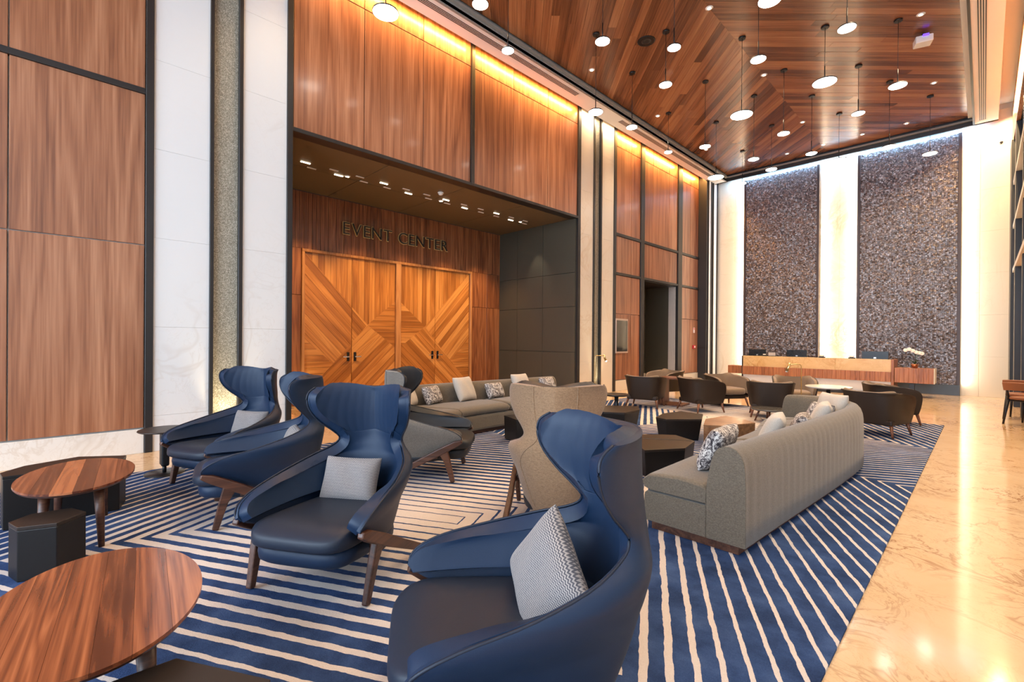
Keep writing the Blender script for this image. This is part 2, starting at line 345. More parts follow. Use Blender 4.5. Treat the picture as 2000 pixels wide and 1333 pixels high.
def pillar(i, edges, x, stone):
    # edges: black, marble, black, niche, black, marble, black
    p = struct(empty('wall_pillar_%d' % i))
    e = edges
    for a, b in ((e[0], e[1]), (e[2], e[3]), (e[4], e[5]), (e[6], e[7])): box('black_fin', x-.2, x+.035, a, b, 0, 7.35, BLACK, p, .004, 1)
    for a, b in ((e[1], e[2]), (e[5], e[6])):
        z = 0; k = 0
        while z < 7.3:
            h = 1.09 if k else .02+1.07*((i*.37) % 1+.02); h = min(h, 7.35-z)
            box('marble_slab', x-.05, x+.012, a+.001, b-.001, z+.0008, z+h-.0008, stone, p, .001, 1); z += h; k += 1
    box('glittering_strip', x-.06, x-.03, e[3], e[4], 0, 7.35, GLIT, p)
    box('backing', x-.25, x-.16, e[0], e[7], 0, 7.35, BLACK, p)
    box('uplight', x-.028, x+.03, (e[3]+e[4])/2-.06, (e[3]+e[4])/2+.06, 0, .02, DOWNW, p, .004, 1)
pillar(1, (.81, .89, 1.475, 1.52, 1.81, 1.86, 2.43, 2.51), XA, WHITEM)
pillar(2, (9.33, 9.43, 9.98, 10.05, 10.30, 10.36, 10.93, 11.05), XA, CREAMM)
struct(box('wall_end_return', -7.45, -6.86, 16.35, 16.44, 0, 7.35, BLACK))
pillar(3, (16.44, 16.47, 16.66, 16.73, 16.82, 16.89, 17.16, 17.24), -6.86, WHITEM)
# event center bay: bulkhead over the recess
wb = struct(boxw('wall_bulkhead', -7.45, -7.2, 2.5, 9.35, 4.5, 7.6, PLAST))
for c, e in ((4.50, 6.79), (6.79, 7.4)):
    panels(wb, WAL, [(a, b, c, e) for a, b in ((2.52, 3.637), (3.637, 4.775), (4.775, 5.88), (5.96, 7.07), (7.07, 8.2), (8.2, 9.32))])
T(-7.2, XA+.04, 5.88, 5.96, 4.47, 7.4); T(-7.35, XA+.03, 2.5, 9.34, 4.44, 4.50)
XR = -9.93
ws = struct(empty('ceiling_recess'))
for i in range(4):
    for j in range(2):
        box('soffit_panel', -7.15-(j+1)*1.39+.006, -7.15-j*1.39-.006, 2.5+i*1.71+.006, 2.5+(i+1)*1.71-.006, 4.45, 4.5, SOFP, ws)
wr = struct(empty('wall_recess_side'))
for zz in ((0, 1.1), (1.1, 2.25), (2.25, 3.1), (3.1, 4.45)):
    for a, b in ((-9.93, -9.2), (-9.2, -8.25), (-8.25, -7.17)): box('dark_panel', a+.004, b-.004, 9.29, 9.33, zz[0]+.004, zz[1]-.004, DARKP, wr)
box('backing', -10.0, -7.16, 9.38, 9.42, 0, 4.5, BLACK, wr)
struct(box('wall_recess_near', -9.93, -7.2, 2.42, 2.5, 0, 4.5, DARKP))
wd = struct(boxw('wall_doors', -10.15, XR-.06, 2.4, 9.45, 0, 4.6, BLACK))
def wpan(y0, y1, z0, z1, mat=WALF, x1=XR): return box('panel', XR-.05, x1, y0+.004, y1-.004, z0+.004, z1-.004, mat, wd, .003, 1)
for a, b in ((2.5, 3.3), (3.3, 3.68), (8.22, 8.8), (8.8, 9.33)):
    wpan(a, b, 0, 2.3); wpan(a, b, 2.3, 3.27)
for a, b in ((2.5, 3.3), (3.3, 4.5), (4.5, 5.94), (5.94, 7.3), (7.3, 8.22), (8.22, 9.33)):
    n = int((b-a)/.085); s = (b-a)/n            # fluted frieze over the doors
    for q in range(n): box('slat', XR-.05, XR+.004*(q % 2), a+q*s+.003, a+(q+1)*s-.003, 3.27, 4.44, WALF, wd)
JAMB = wood('jamb_timber', (.30, .12, .04), (.48, .21, .075), (.62, .31, .13), 'z', sc=2, vary=.1)
for a, b in ((3.68, 3.74), (5.87, 6.01), (8.16, 8.22)): box('jamb', XR-.05, XR+.05, a, b, 0, 3.2, JAMB, wd, .004, 1)
for a, b in ((3.68, 5.94), (5.94, 8.22)): box('head_jamb', XR-.05, XR+.05, a, b, 3.2, 3.26, JAMB, wd, .004, 1)
# four door leaves clad in diagonal boards
def clip(poly, a, b, c):   # keep a*x+b*y<=c
    out = []
    for i in range(len(poly)):
        p, q = poly[i], poly[(i+1) % len(poly)]; dp = a*p[0]+b*p[1]-c; dq = a*q[0]+b*q[1]-c
        if dp <= 0: out.append(p)
        if (dp < 0 < dq) or (dq < 0 < dp):
            t = dp/(dp-dq); out.append((p[0]+(q[0]-p[0])*t, p[1]+(q[1]-p[1])*t))
    return out
def board(name, poly, ang, x, th, mat, parent):
    cx = sum(p[0] for p in poly)/len(poly); cz = sum(p[1] for p in poly)/len(poly)
    P2 = [((p[0]-cx)*cos(ang)+(p[1]-cz)*sin(ang), -(p[0]-cx)*sin(ang)+(p[1]-cz)*cos(ang)) for p in poly]
    n = len(P2); V = [(a, 0, b) for a, b in P2]+[(a, -th, b) for a, b in P2]
    F = [tuple(range(n)), tuple(range(2*n-1, n-1, -1))]+[(i, n+i, n+(i+1) % n, (i+1) % n) for i in range(n)]
    o = fixn(mesh(name, V, F, mat, parent))
    # local x -> world y*cos+z*sin ; local z -> -y sin + z cos ; local y -> -x
    o.matrix_basis = Matrix(((0, -1, 0, x), (cos(ang), 0, -sin(ang), cx), (sin(ang), 0, cos(ang), cz), (0, 0, 0, 1))); return o
def area2(p): return abs(sum(p[i][0]*p[(i+1) % len(p)][1]-p[(i+1) % len(p)][0]*p[i][1] for i in range(len(p))))/2
W2 = 2.13; A = (1.42, 1.72)
REG = [([(0, 3.2), A, (W2, 2.3), (W2, 3.2)], 90, .13), ([(0, 3.2), (0, 1.4), (.62, .85), A], -47, .14), ([(0, 1.4), (0, .2), (.62, .85)], 0, .13),
       ([A, (W2, 1.2), (W2, 2.3)], 0, .13), ([(.62, .85), (0, .2), (0, 0), (W2, 0), (W2, 1.2), A], 43, .14)]
def door(i, y0, y1, base, mirror, hy):
    dl = struct(boxw('door_%d' % i, XR-.06, XR-.02, y0+.004, y1-.004, .005, 3.195, BLACK))
    for poly, ang, wd_ in REG:
        pl = [((W2-p[0] if mirror else p[0])+base, p[1]) for p in poly]
        if mirror: pl = pl[::-1]; ang = -ang
        pl = clip(clip(pl, 1, 0, y1-.006), -1, 0, -(y0+.006))
        if len(pl) < 3: continue
        a = radians(ang); nx, nz = -sin(a), cos(a); ds = [p[0]*nx+p[1]*nz for p in pl]; k0 = math.floor(min(ds)/wd_)
        k = k0
        while k*wd_ < max(ds):
            st = clip(clip(pl, nx, nz, (k+1)*wd_-.002), -nx, -nz, -(k*wd_+.002))
            if len(st) >= 3 and area2(st) > .0012:
                o = board('board', st, a, XR-.02, .022+.004*random.random(), DOORW, dl)
            k += 1
    inv = Vector(dl.location)
    def hp(name, *a, **k):
        o = box(name, *a, **k); o.parent = dl; o.location = Vector(o.location)-inv; return o
    hp('lock_plate', XR-.0, XR+.014, hy-.03, hy+.03, .90, 1.10, BLKMET, bv=.003)
    sg = 1 if hy > (y0+y1)/2 else -1
    hp('lever_handle', XR+.04, XR+.058, min(hy, hy-sg*.13), max(hy, hy-sg*.13), .985, 1.01, CHROME, bv=.004)
    hp('lever_neck', XR+.01, XR+.05, hy-.012, hy+.012, .985, 1.01, CHROME, bv=.003)
door(1, 3.74, 4.78, 3.74, False, 4.70); door(2, 4.78, 5.87, 3.74, False, 4.86)
door(3, 6.01, 7.03, 6.01, True, 6.95); door(4, 7.03, 8.16, 6.01, True, 7.11)
# bay three
wc = struct(empty('wall_bay'))
box('backing', -7.45, -7.2, 11.0, 12.56, 0, 7.6, PLAST, wc); box('backing', -7.45, -7.2, 14.74, 16.4, 0, 7.6, PLAST, wc); box('backing', -7.45, -7.2, 12.56, 14.74, 3.25, 7.6, PLAST, wc)
for a, b in ((11.06, 11.86), (11.86, 12.36)): panels(wc, WAL, [(a, b, c, e) for c, e in ((PB, 2.15), (2.15, 3.22), (3.29, 4.30), (4.38, 6.77), (6.77, 7.4))])
for a, b in ((12.58, 13.1), (13.1, 14.15), (14.15, 14.72)): panels(wc, WAL, [(a, b, c, e) for c, e in ((3.29, 4.30), (4.38, 6.77), (6.77, 7.4))])
for a, b in ((15.04, 15.7), (15.7, 16.34)): panels(wc, WAL, [(a, b, c, e) for c, e in ((PB, 2.15), (2.15, 3.22), (3.29, 4.30), (4.38, 6.77), (6.77, 7.4))])
T(-7.2, XA+.04, 12.36, 12.56, 0, 7.4); T(-7.2, XA+.04, 14.74, 15.02, 0, 7.4); T(-7.2, XA+.03, 11.05, 16.35, 3.22, 3.29); T(-7.2, XA+.03, 11.05, 16.35, 4.30, 4.38)
wn = struct(empty('wall_elevator_niche'))
for a, b in ((12.5, 13.2), (13.2, 14.1), (14.1, 14.8)): box('dark_panel', -8.35, -8.3, a+.004, b-.004, .27, 3.25, DARKP, wn)
box('skirting', -8.35, -8.28, 12.5, 14.8, 0, .27, CREAMM, wn); box('reveal', -8.3, -7.2, 14.74, 14.8, 0, 3.25, DARKP, wn); box('reveal', -8.3, -7.2, 12.5, 12.56, 0, 3.25, DARKP, wn); box('head', -8.35, -7.2, 12.5, 14.8, 3.2, 3.26, BLACK, wn)
# back wall
wk = struct(box('wall_back', -7.6, .8, 17.36, 17.5, 0, 7.6, PLAST))
def slabs(x0, x1, cols, mat, rows=7, off=0, ztop=7.4):
    for c in range(cols):
        z = 0; k = 0
        while z < ztop-.02:
            h = (1.09 if k else .55+.5*((c+off) % 2)); h = min(h, ztop-z)
            o = box('marble_slab', x0+(x1-x0)*c/cols+.002, x0+(x1-x0)*(c+1)/cols-.002, 17.3, 17.36, z+.001, z+h-.001, mat, None, .0015, 1); o.parent = wk; o.location = Vector(o.location)-Vector(wk.location); z += h; k += 1
slabs(-7.0, -5.5, 2, CREAMM); slabs(-4.0, -2.3, 2, BACKM, off=1); slabs(-.8, .62, 2, CREAMM)
def screen(x0, x1, z0, z1, label):
    s = tag(empty('feature_screen', (x0, 17.17, z0)), label, 'wall panel', 'shimmering wall screens behind the desk')
    W_, H_ = x1-x0, z1-z0
    box('edge_frame', 0, .07, -.03, .1, 0, H_, BROWNF, s, .004, 1); box('edge_frame', W_-.07, W_, -.03, .1, 0, H_, BROWNF, s, .004, 1); box('backing', .05, W_-.05, .03, .09, 0, H_, BLACK, s)
    V = []; F = []; st = .04; nx = int((W_-.14)/st); nz = int(H_/st)
    for i in range(nx):
        for k in range(nz):
            cx = .07+(i+.5)*(W_-.14)/nx; cz = (k+.5)*H_/nz; tx, tz = random.gauss(0, .13), random.gauss(0, .13); b = len(V); h = st*.47
            for sx, sz in ((-1, -1), (1, -1), (1, 1), (-1, 1)): V.append((cx+sx*h, tx*sx*h+tz*sz*h, cz+sz*h))
            F.append((b, b+1, b+2, b+3))
    o = mesh('mosaic_tiles', V, F, MOS, s); o['kind'] = 'stuff'
BROWNF = plain('dark_bronze_edge', (.07, .045, .04), .4, .3)
screen(-5.9, -3.66, .28, 6.99, 'narrower shimmering mosaic screen on the back wall, behind the computer monitors')
screen(-2.69, -.44, .28, 6.99, 'shimmering mosaic screen on the back wall above the white orchid')
struct(box('baseboard_back', -2.69, -.44, 17.13, 17.3, 0, .28, CHAR, bv=.004)); struct(box('baseboard_back_left', -5.9, -3.66, 17.13, 17.3, 0, .28, CHAR, bv=.004))
# right wall: columns, walnut, mezzanine edges
wg = struct(empty('wall_right'))
box('backing', .66, .8, 9.6, 17.4, 0, 7.6, BLACK, wg)
for a, b, x in ((16.4, 17.3, .44), (15.1, 15.5, .47), (13.0, 13.25, .5), (11.4, 11.6, .52), (10.0, 10.2, .52)): box('black_column', x, .68, a, b, 0, 6.3, BLACK, wg, .004, 1)
for a, b in ((10.2, 11.4), (11.6, 13.0), (13.25, 15.1)):
    for c, e in ((0, 1.4), (1.4, 2.6), (2.6, 3.1)): box('panel', .57, .62, a+.005, b-.005, c+.004, e-.004, WAL, wg, .003, 1)
for z in (3.1, 4.15, 5.2): box('mezzanine_edge', .47, .7, 9.6, 16.4, z, z+.10, PLAST, wg, .004, 1)
for a, b in ((9.7, 11.6), (11.6, 13.5), (13.5, 15.4), (15.4, 17.25)): box('panel', .47, .54, a+.005, b-.005, 6.32, 7.4, WAL, wg, .003, 1)
# unseen near parts of the hall shell
struct(box('wall_right_near', 5.0, 5.2, -7.0, 9.6, 0, 7.6, PLAST)); struct(box('wall_right_return', .66, 5.2, 9.6, 9.75, 0, 7.6, PLAST))
wf = struct(empty('window_1'))
for x in (-7.3, -4.85, -2.4, .05, 2.5, 4.95): box('mullion', x-.06, x+.06, -7.0, -6.85, 0, 7.1, BLACK, wf)
for z in (0, 2.4, 4.8, 7.0): box('transom', -7.3, 5.0, -7.0, -6.85, z, z+.1, BLACK, wf)

# ceiling: soffit border, cove and chevron boards
cl = struct(box('ceiling', -7.6, 5.3, -7.1, 17.5, 7.55, 7.65, PLAST))
def cpart(name, x0, x1, y0, y1, z0, z1, mat):
    o = box(name, x0, x1, y0, y1, z0, z1, mat); o.parent = cl; o.location = Vector(o.location)-Vector(cl.location); return o
BORD = plain('border_plaster', (.97, .93, .90), .8)
cpart('border', -6.91, -6.42, -7, 17.05, ZS, ZS+.06, BORD); cpart('border', -.20, .22, -7, 17.05, ZS, ZS+.06, BORD); cpart('border', .22, 5.2, -7, 9.6, ZS, ZS+.06, BORD)
cpart('border_back', -6.91, .22, 16.98, 17.05, ZS, ZS+.06, BORD)
cpart('cove_face', -6.46, -6.42, -7, 16.98, ZS-.02, 7.50, GREYC); cpart('cove_face', -.24, -.20, -7, 16.98, ZS-.02, 7.50, BLACK); cpart('cove_face_back', -6.46, -.20, 16.94, 16.98, ZS-.02, 7.50, BLACK)
cpart('cove_lip', -6.42, -6.36, -7, 16.94, ZS+.09, ZS+.13, GREYC); cpart('cove_lip_back', -6.42, -.24, 16.88, 16.94, ZS+.09, ZS+.13, GREYC); cpart('cove_lip', -.33, -.24, -7, 16.94, ZC-.02, ZC, PLAST)
X0, X1, XM, Y1 = -6.38, -.33, -3.43, 16.9
pw = .155; cnt = []
for side in (0, 1):
    ang = radians(45 if side else 135); dx, dy = cos(ang), sin(ang); nx, ny = -dy, dx
    if side == 0: nx, ny = -nx, -ny
    half = [(XM, -7.0), (X1, -7.0), (X1, Y1), (XM, Y1)] if side else [(X0, -7.0), (XM, -7.0), (XM, Y1), (X0, Y1)]
    ds = [p[0]*nx+p[1]*ny for p in half]; k = math.floor(min(ds)/pw)
    while k*pw < max(ds):
        st = clip(clip(half, nx, ny, (k+1)*pw-.0015), -nx, -ny, -(k*pw+.0015))
        if len(st) >= 3:
            es = [p[0]*dx+p[1]*dy for p in st]; e0, e1 = min(es), max(es)
            cut = e0+random.uniform(.9, 3.3); segs = [(e0-1, cut), (cut, e1+1)] if cut < e1-.5 else [(e0-1, e1+1)]
            for a, b in segs:
                s2 = clip(clip(st, dx, dy, b-.001), -dx, -dy, -(a+.001))
                if len(s2) >= 3 and area2(s2) > .004: cnt.append((s2, ang))
        k += 1
def vis(p): return sum(q[1] for q in p[0])/len(p[0])
def plank_mesh(lst):
    V = []; F = []
    for s2, ang in lst:
        n = len(s2); b = len(V); V += [(x, y, ZC) for x, y in s2]+[(x, y, ZC+.02) for x, y in s2]
        F += [tuple(b+i for i in range(n-1, -1, -1)), tuple(b+n+i for i in range(n))]+[(b+i, b+(i+1) % n, b+n+(i+1) % n, b+n+i) for i in range(n)]
    return V, F
vis_l = sorted([c for c in cnt if vis(c) > 4.2], key=lambda c: -area2(c[0]))
near = vis_l[:300]; rest = vis_l[300:]+[c for c in cnt if vis(c) <= 4.2]
def plank(s2, ang, parent):
    cx = sum(p[0] for p in s2)/len(s2); cy = sum(p[1] for p in s2)/len(s2); n = len(s2); zo = random.uniform(0, .004)
    q = [((x-cx)*cos(ang)+(y-cy)*sin(ang), -(x-cx)*sin(ang)+(y-cy)*cos(ang)) for x, y in s2]
    V = [(x, y, 0) for x, y in q]+[(x, y, .02) for x, y in q]
    F = [tuple(range(n-1, -1, -1)), tuple(range(n, 2*n))]+[(i, (i+1) % n, n+(i+1) % n, n+i) for i in range(n)]
    o = fixn(mesh('plank', V, F, CEILW, parent, loc=(cx-cl.location.x, cy-cl.location.y, ZC+zo-cl.location.z), rotz=ang)); return o
for s2, a in near: plank(s2, a, cl)
for sd in (0, 1):
    lst = [c for c in rest if (c[1] < 1) == (sd == 1)]
    if lst:
        V, F = plank_mesh(lst); a = lst[0][1]
        V = [(x*cos(a)+y*sin(a), -x*sin(a)+y*cos(a), z-cl.location.z) for x, y, z in V]
        o = fixn(mesh('far_planks', V, F, CEILW, cl, loc=(-cl.location.x, -cl.location.y, 0), rotz=a)); o['kind'] = 'stuff'
cpart('ceiling_backing', X0-.05, X1+.1, -7, Y1+.05, ZC+.03, ZC+.05, BLACK)
# linear air vents
def vent(x, y0, y1, wd_, label):
    v = tag(empty('linear_air_vent', (x, (y0+y1)/2, ZS)), label, 'air vent', 'linear air vents in the ceiling border')
    h = (y1-y0)/2; box('frame', -wd_/2-.012, wd_/2+.012, -h-.01, h+.01, -.004, .002, PLAST, v)
    n = 4
    for i in range(n): c = -wd_/2+wd_*(i+.5)/n; box('slot', c-wd_/n*.27, c+wd_/n*.27, -h, h, -.007, -.003, BLACK, v)
vent(-6.62, 3.9, 8.6, .13, 'long slotted air vent above the event center walnut'); vent(-6.62, 10.4, 16.0, .13, 'slotted air vent in the border above the far walnut bay'); vent(-.06, 8.5, 16.75, .13, 'slotted air vent in the plaster border along the glowing right cove')

# ------------------------------------------------------------------ rug
rug = tag(mesh('rug', boxv(-6.1, -.46, -3.2, 10.69, .001, .014), BF, RUG), 'large blue and cream striped rug under the lounge furniture', 'rug')

# ------------------------------------------------------------------ pendants and ceiling fittings
PEND = [((-3.31, 9.44), 5.76, 39), ((-2.11, 10.19), 6.22, 43), ((-1.13, 10.90), 6.06, 29), ((-4.26, 8.24), 6.24, 23), ((-3.06, 11.19), 5.88, 23), ((-1.90, 12.12), 6.24, 23), ((-4.44, 10.45), 5.78, 20), ((-3.88, 11.87), 5.74, 20), ((-2.91, 12.83), 5.88, 20), ((-2.64, 14.32), 6.06, 26), ((-1.52, 13.33), 5.78, 24), ((-.93, 14.78), 5.88, 23), ((-5.43, 9.0), 6.06, 20), ((-5.73, 11.25), 6.25, 16), ((-5.06, 12.61), 5.78, 28), ((-4.07, 13.83), 6.06, 19), ((-5.25, 15.08), 6.26, 15), ((-5.24, 7.38), 5.76, 30)]
PEND += [((-3.37, 6.78), 5.90, 28), ((-5.42, 5.22), 6.06, 24), ((-5.14, 4.39), 6.24, 30), ((-5.83, 3.27), 5.90, 50), ((-2.65, 8.29), 6.06, 29), ((-1.46, 8.38), 6.06, 33), ((-1.95, 6.51), 5.76, 44), ((-4.37, 6.33), 6.24, 28)]
for i, ((x, y), z, s) in enumerate(PEND):
    dep = (Vector((x, y, z))-Vector((0, 0, 1.4))).dot(f); rad = round(s*dep/911.44/2/.02)*.02
    rad = max(.10, min(.21, rad)); kind = 'large' if rad > .17 else ('medium' if rad > .13 else 'small')
    p = empty('pendant_lamp', (x, y, z), 0, None, 'pendant lamp', 'disc pendant lamps under the timber ceiling')
    lathe('disc_rim', [(rad*.2, .028), (rad*.97, .018), (rad, .008), (rad*.99, 0), (rad*.96, -.002)], BLKMET, p, 28)
    lathe('diffuser', [(rad*.95, .0), (rad*.94, -.008), (rad*.8, -.014), (rad*.3, -.018)], LAMPW, p, 28)
    tube('cable', [(0, 0, .02), (0, 0, ZC-z)], .004, BLKMET, p, 6); tube('stem', [(0, 0, .02), (0, 0, .30)], .009, BLKMET, p, 8)
    lathe('ceiling_canopy', [(.06, -.03), (.065, -.02), (.065, .0)], BLKMET, p, 20, loc=(0, 0, ZC-z))
    p['_k'] = kind
PENDS = [o for o in bpy.data.objects if o.name.startswith('pendant_lamp')]
px = []
for o in PENDS:
    v = Vector(o.location)-Vector((0, 0, 1.4)); px.append((1000+911.44*v.dot(r2)/v.dot(f), o))
px.sort(key=lambda q: q[0])
ORD = 'first second third fourth fifth sixth seventh eighth ninth tenth eleventh twelfth thirteenth fourteenth fifteenth sixteenth seventeenth eighteenth nineteenth twentieth twenty-first twenty-second twenty-third twenty-fourth twenty-fifth twenty-sixth'.split()
for i, (_, o) in enumerate(px):
    o['label'] = '%s glowing disc pendant, %s from the left among the hanging ceiling lamps' % (o['_k'], ORD[i]); del o['_k']
DL = [(-6.0, 8.3), (-6.0, 11.2), (-6.0, 14.2), (-3.43, 8.2), (-3.43, 11.1), (-3.43, 14.2), (-.83, 11.0), (-.83, 14.1), (-4.34, 16.25), (-3.38, 16.25), (-2.44, 16.2), (-1.49, 16.2)]
for i, (x, y) in enumerate(DL):
    o = tag(empty('downlight', (x, y, ZC)), 'tiny recessed downlight in the timber ceiling, %s' % ('%s of the row along the far edge' % ORD[i-8] if i > 7 else '%s of the grid between the pendants' % ORD[i]), 'downlight', 'recessed ceiling downlights')
    lathe('ring', [(.045, -.006), (.062, -.004), (.066, .002)], PLAST, o, 18); lathe('lens', [(.044, -.004), (.02, -.008)], DOWNW, o, 14)
o = tag(empty('ceiling_speaker', (-4.67, 8.24, ZC)), 'round black speaker grille set in the timber ceiling', 'speaker'); lathe('rim', [(.15, -.012), (.165, -.008), (.17, .0)], BLKMET, o); lathe('grille', [(.149, -.009), (.05, -.014)], BLACK, o)
o = tag(empty('ceiling_projector', (-.85, 11.73, ZC), .3), 'small white box unit with violet lens hung under the ceiling', 'projector'); box('housing', -.13, .13, -.11, .11, -.20, -.07, plain('white_plastic', (.85, .82, .80), .4), o, .015); tube('mount', [(0, 0, -.07), (0, 0, 0)], .02, BLKMET, o); box('lens', -.03, .06, -.125, -.11, -.10, -.06, emis('violet_lens', (.12, .05, .9), 2), o)

# ------------------------------------------------------------------ recess fittings and sign
k = 0
for i in range(12):
    for j in range(2):
        y = 3.05+i*.5+(.18 if j else 0); x = -8.28-.20*j
        o = tag(box('slot_light', x-.016, x+.016, y, y+.16, 4.438, 4.452, SLOTW if (i*2+j) % 3 == 0 else PLAST), 'short slot light in the bronze soffit above the event center doors', 'slot light', 'slot lights in the bronze soffit')
for (x, y), lab in (((-8.42, 3.95), 'nearest the pale pillar'), ((-8.42, 6.1), 'midway along the slot lights'), ((-8.42, 8.6), 'close to the dark side wall')):
    o = tag(empty('soffit_spotlight', (x, y, 4.45)), 'small round spotlight in the bronze soffit, %s' % lab, 'spotlight', 'round spotlights in the bronze soffit'); lathe('ring', [(.04, -.012), (.055, -.008), (.06, 0)], PLAST, o, 18); lathe('lens', [(.039, -.01), (.015, -.016)], DOWNW, o, 14)
o = tag(empty('smoke_detector', (-7.95, 5.75, 4.45)), 'white round smoke detector on the bronze soffit', 'detector'); lathe('base', [(.06, -.02), (.065, -.01), (.065, 0)], PLAST, o, 20); lathe('sensor', [(.05, -.02), (.045, -.045), (.02, -.06)], PLAST, o, 20)
o = tag(empty('floor_uplight', (-9.66, 3.4, 0)), 'round floor uplight at the foot of the walnut beside the event doors', 'uplight'); lathe('ring', [(.05, 0), (.05, .012), (.035, .014)], CHROME, o, 20); lathe('lens', [(.034, .006), (.02, .012)], DOWNW, o, 16)
sg = tag(empty('event_center_sign', (XR+.03, 4.55, 3.70)), 'brass and black raised lettering reading EVENT CENTER above the doors', 'sign')
SIGNB = plain('sign_brass', (.85, .62, .28), .45, .6)
def letters(txt, y0, y1, h):
    base = bpy.data.curves.new('t', 'FONT'); base.body = txt; base.size = 1
    tmp = bpy.data.objects.new('t', base); COL.objects.link(tmp); bpy.context.view_layer.update(); W0 = tmp.dimensions.x; H0 = tmp.dimensions.y; COL.objects.unlink(tmp)
    adv = 0; ch = []
    for c in txt:
        if c == ' ': adv += .34; continue
        cu = bpy.data.curves.new('t', 'FONT'); cu.body = c; cu.size = 1; to = bpy.data.objects.new('t', cu); COL.objects.link(to); bpy.context.view_layer.update()
        bb = [Vector(b) for b in to.bound_box]; x0 = min(b.x for b in bb); x1 = max(b.x for b in bb); COL.objects.unlink(to); bpy.data.objects.remove(to)
        ch.append((c, adv-x0)); adv += x1-x0+.13
    sx = (y1-y0)/(adv-.13); sz = h/.70
    for c, a in ch:
        par = None
        for nm, off, dpt, mat, xo in (('letter', .024, .012, SIGNB, 0), ('letter_face', -.012, .012, BLACK, .022)):
            cu = bpy.data.curves.new('t', 'FONT'); cu.body = c; cu.size = 1; cu.offset = off; cu.extrude = dpt; cu.resolution_u = 6
            to = bpy.data.objects.new('t', cu); COL.objects.link(to); bpy.context.view_layer.update(); me = bpy.data.meshes.new_from_object(to.evaluated_get(bpy.context.evaluated_depsgraph_get())); COL.objects.unlink(to); bpy.data.objects.remove(to)
            me.materials.clear(); me.materials.append(mat)
            for v in me.vertices: v.co = Vector((v.co.z+(xo if nm == 'letter_face' else 0), v.co.x*sx, v.co.y*sz))
            me.update(); o = bpy.data.objects.new(nm, me); link(o, par or sg)
            if par is None: o.location = (0, a*sx, 0); par = o
letters('EVENT CENTER', 4.55, 7.38, .27)
# framed screen, fire call point and notice on the far walnut bay
o = tag(empty('display_frame', (XA, 11.34, 1.53)), 'slim framed glossy display on the walnut beside the dark niche', 'display')
box('frame', .005, .05, -.31, .31, -.48, .48, plain('pale_frame', (.55, .42, .36), .4, .3), o, .006); box('screen', .045, .056, -.27, .27, -.43, .43, plain('glossy_black', (.02, .02, .02), .08), o)
o = tag(empty('fire_call_point', (XA, 16.0, 1.2)), 'red fire call point on the far walnut panel', 'alarm'); box('body', .0, .05, -.09, .09, -.06, .06, plain('alarm_red', (.55, .02, .03), .4), o, .008); box('plate', .05, .055, -.035, .035, -.03, .03, PLAST, o)
o = tag(empty('wall_notice', (XA, 16.03, 1.78)), 'small pink and white notice above the red call point', 'notice'); box('plate', 0, .012, -.06, .06, -.09, .09, plain('notice_white', (.85, .70, .66), .5), o, .002); box('red_band', .012, .014, -.045, .045, .03, .07, plain('notice_red', (.7, .12, .10), .5), o)
o = tag(empty('security_camera', (.28, 17.3, 6.55)), 'tiny dark camera high on the cream marble', 'camera'); lathe('dome', [(.035, 0), (.03, .03), (.012, .045)], BLKMET, o, 16).rotation_euler.x = pi/2; box('mount', -.03, .03, -.02, 0, -.03, .03, PLAST, o)

# ------------------------------------------------------------------ wing chairs
#        z     half-w  y front  y back
WSL = [(.12, .19, .17, .31, 2.3), (.20, .255, .01, .345, 2.4), (.30, .31, -.19, .385, 2.5), (.395, .358, -.405, .412, 2.6), (.440, .382, -.415, .42, 2.6), (.488, .400, -.365, .43, 2.6), (.530, .402, -.25, .438, 2.55), (.572, .388, -.06, .445, 2.45), (.622, .338, .14, .452, 2.3), (.67, .262, .275, .455, 2.0), (.715, .232, .31, .457, 1.8), (.765, .258, .275, .457, 1.6), (.83, .312, .215, .456, 1.48), (.905, .350, .165, .454, 1.42), (.975, .364, .145, .452, 1.42), (1.03, .360, .155, .448, 1.45), (1.062, .342, .20, .438, 1.55)]
def ushell(name, tab, i0, i1, off, thick, mat, parent, nz=30, nt=40, bv=.012, crease=0, puff=0):
    rows = smooth_tab(tab[i0:i1], nz); V = []; F = []
    for k, (z, wv, yf, yb, ex) in enumerate(rows):
        wv -= off; yb -= off*1.0; yf2 = min(yf, yb-.02); D = yb-yf2
        for j in range(nt+1):
            th = -pi/2+pi*j/nt; s_, c_ = sin(th), max(cos(th), 0)
            x = wv*spow(s_, 2/ex); y = yb-D*(1-c_**(2/ex))
            if crease:
                q = abs(s_); am = crease*(.15+q)*sin(x*70+z*24*(1 if x > 0 else -1)*q+1.5*sin(z*9))*min(1, k/8)*min(1, (nz-1-k)/8)
                y -= am; x -= am*spow(s_, 1)*.8
            if puff: 
                y -= puff*sin(pi*k/(nz-1))*c_
            V.append((x, y, z))
    m = nt+1
    for k in range(nz-1):
        for j in range(nt): F.append((k*m+j, k*m+j+1, (k+1)*m+j+1, (k+1)*m+j))
    o = mesh(name, V, F, mat, parent, smooth=True)
    md = o.modifiers.new('solid', 'SOLIDIFY'); md.thickness = thick; md.offset = 1; md.use_even_offset = False
    if bv: bevel(o, bv, 3, 50)
    return o
def edge_pts(tab, i0, i1, off, n=40):
    rows = smooth_tab(tab[i0:i1], n); return rows
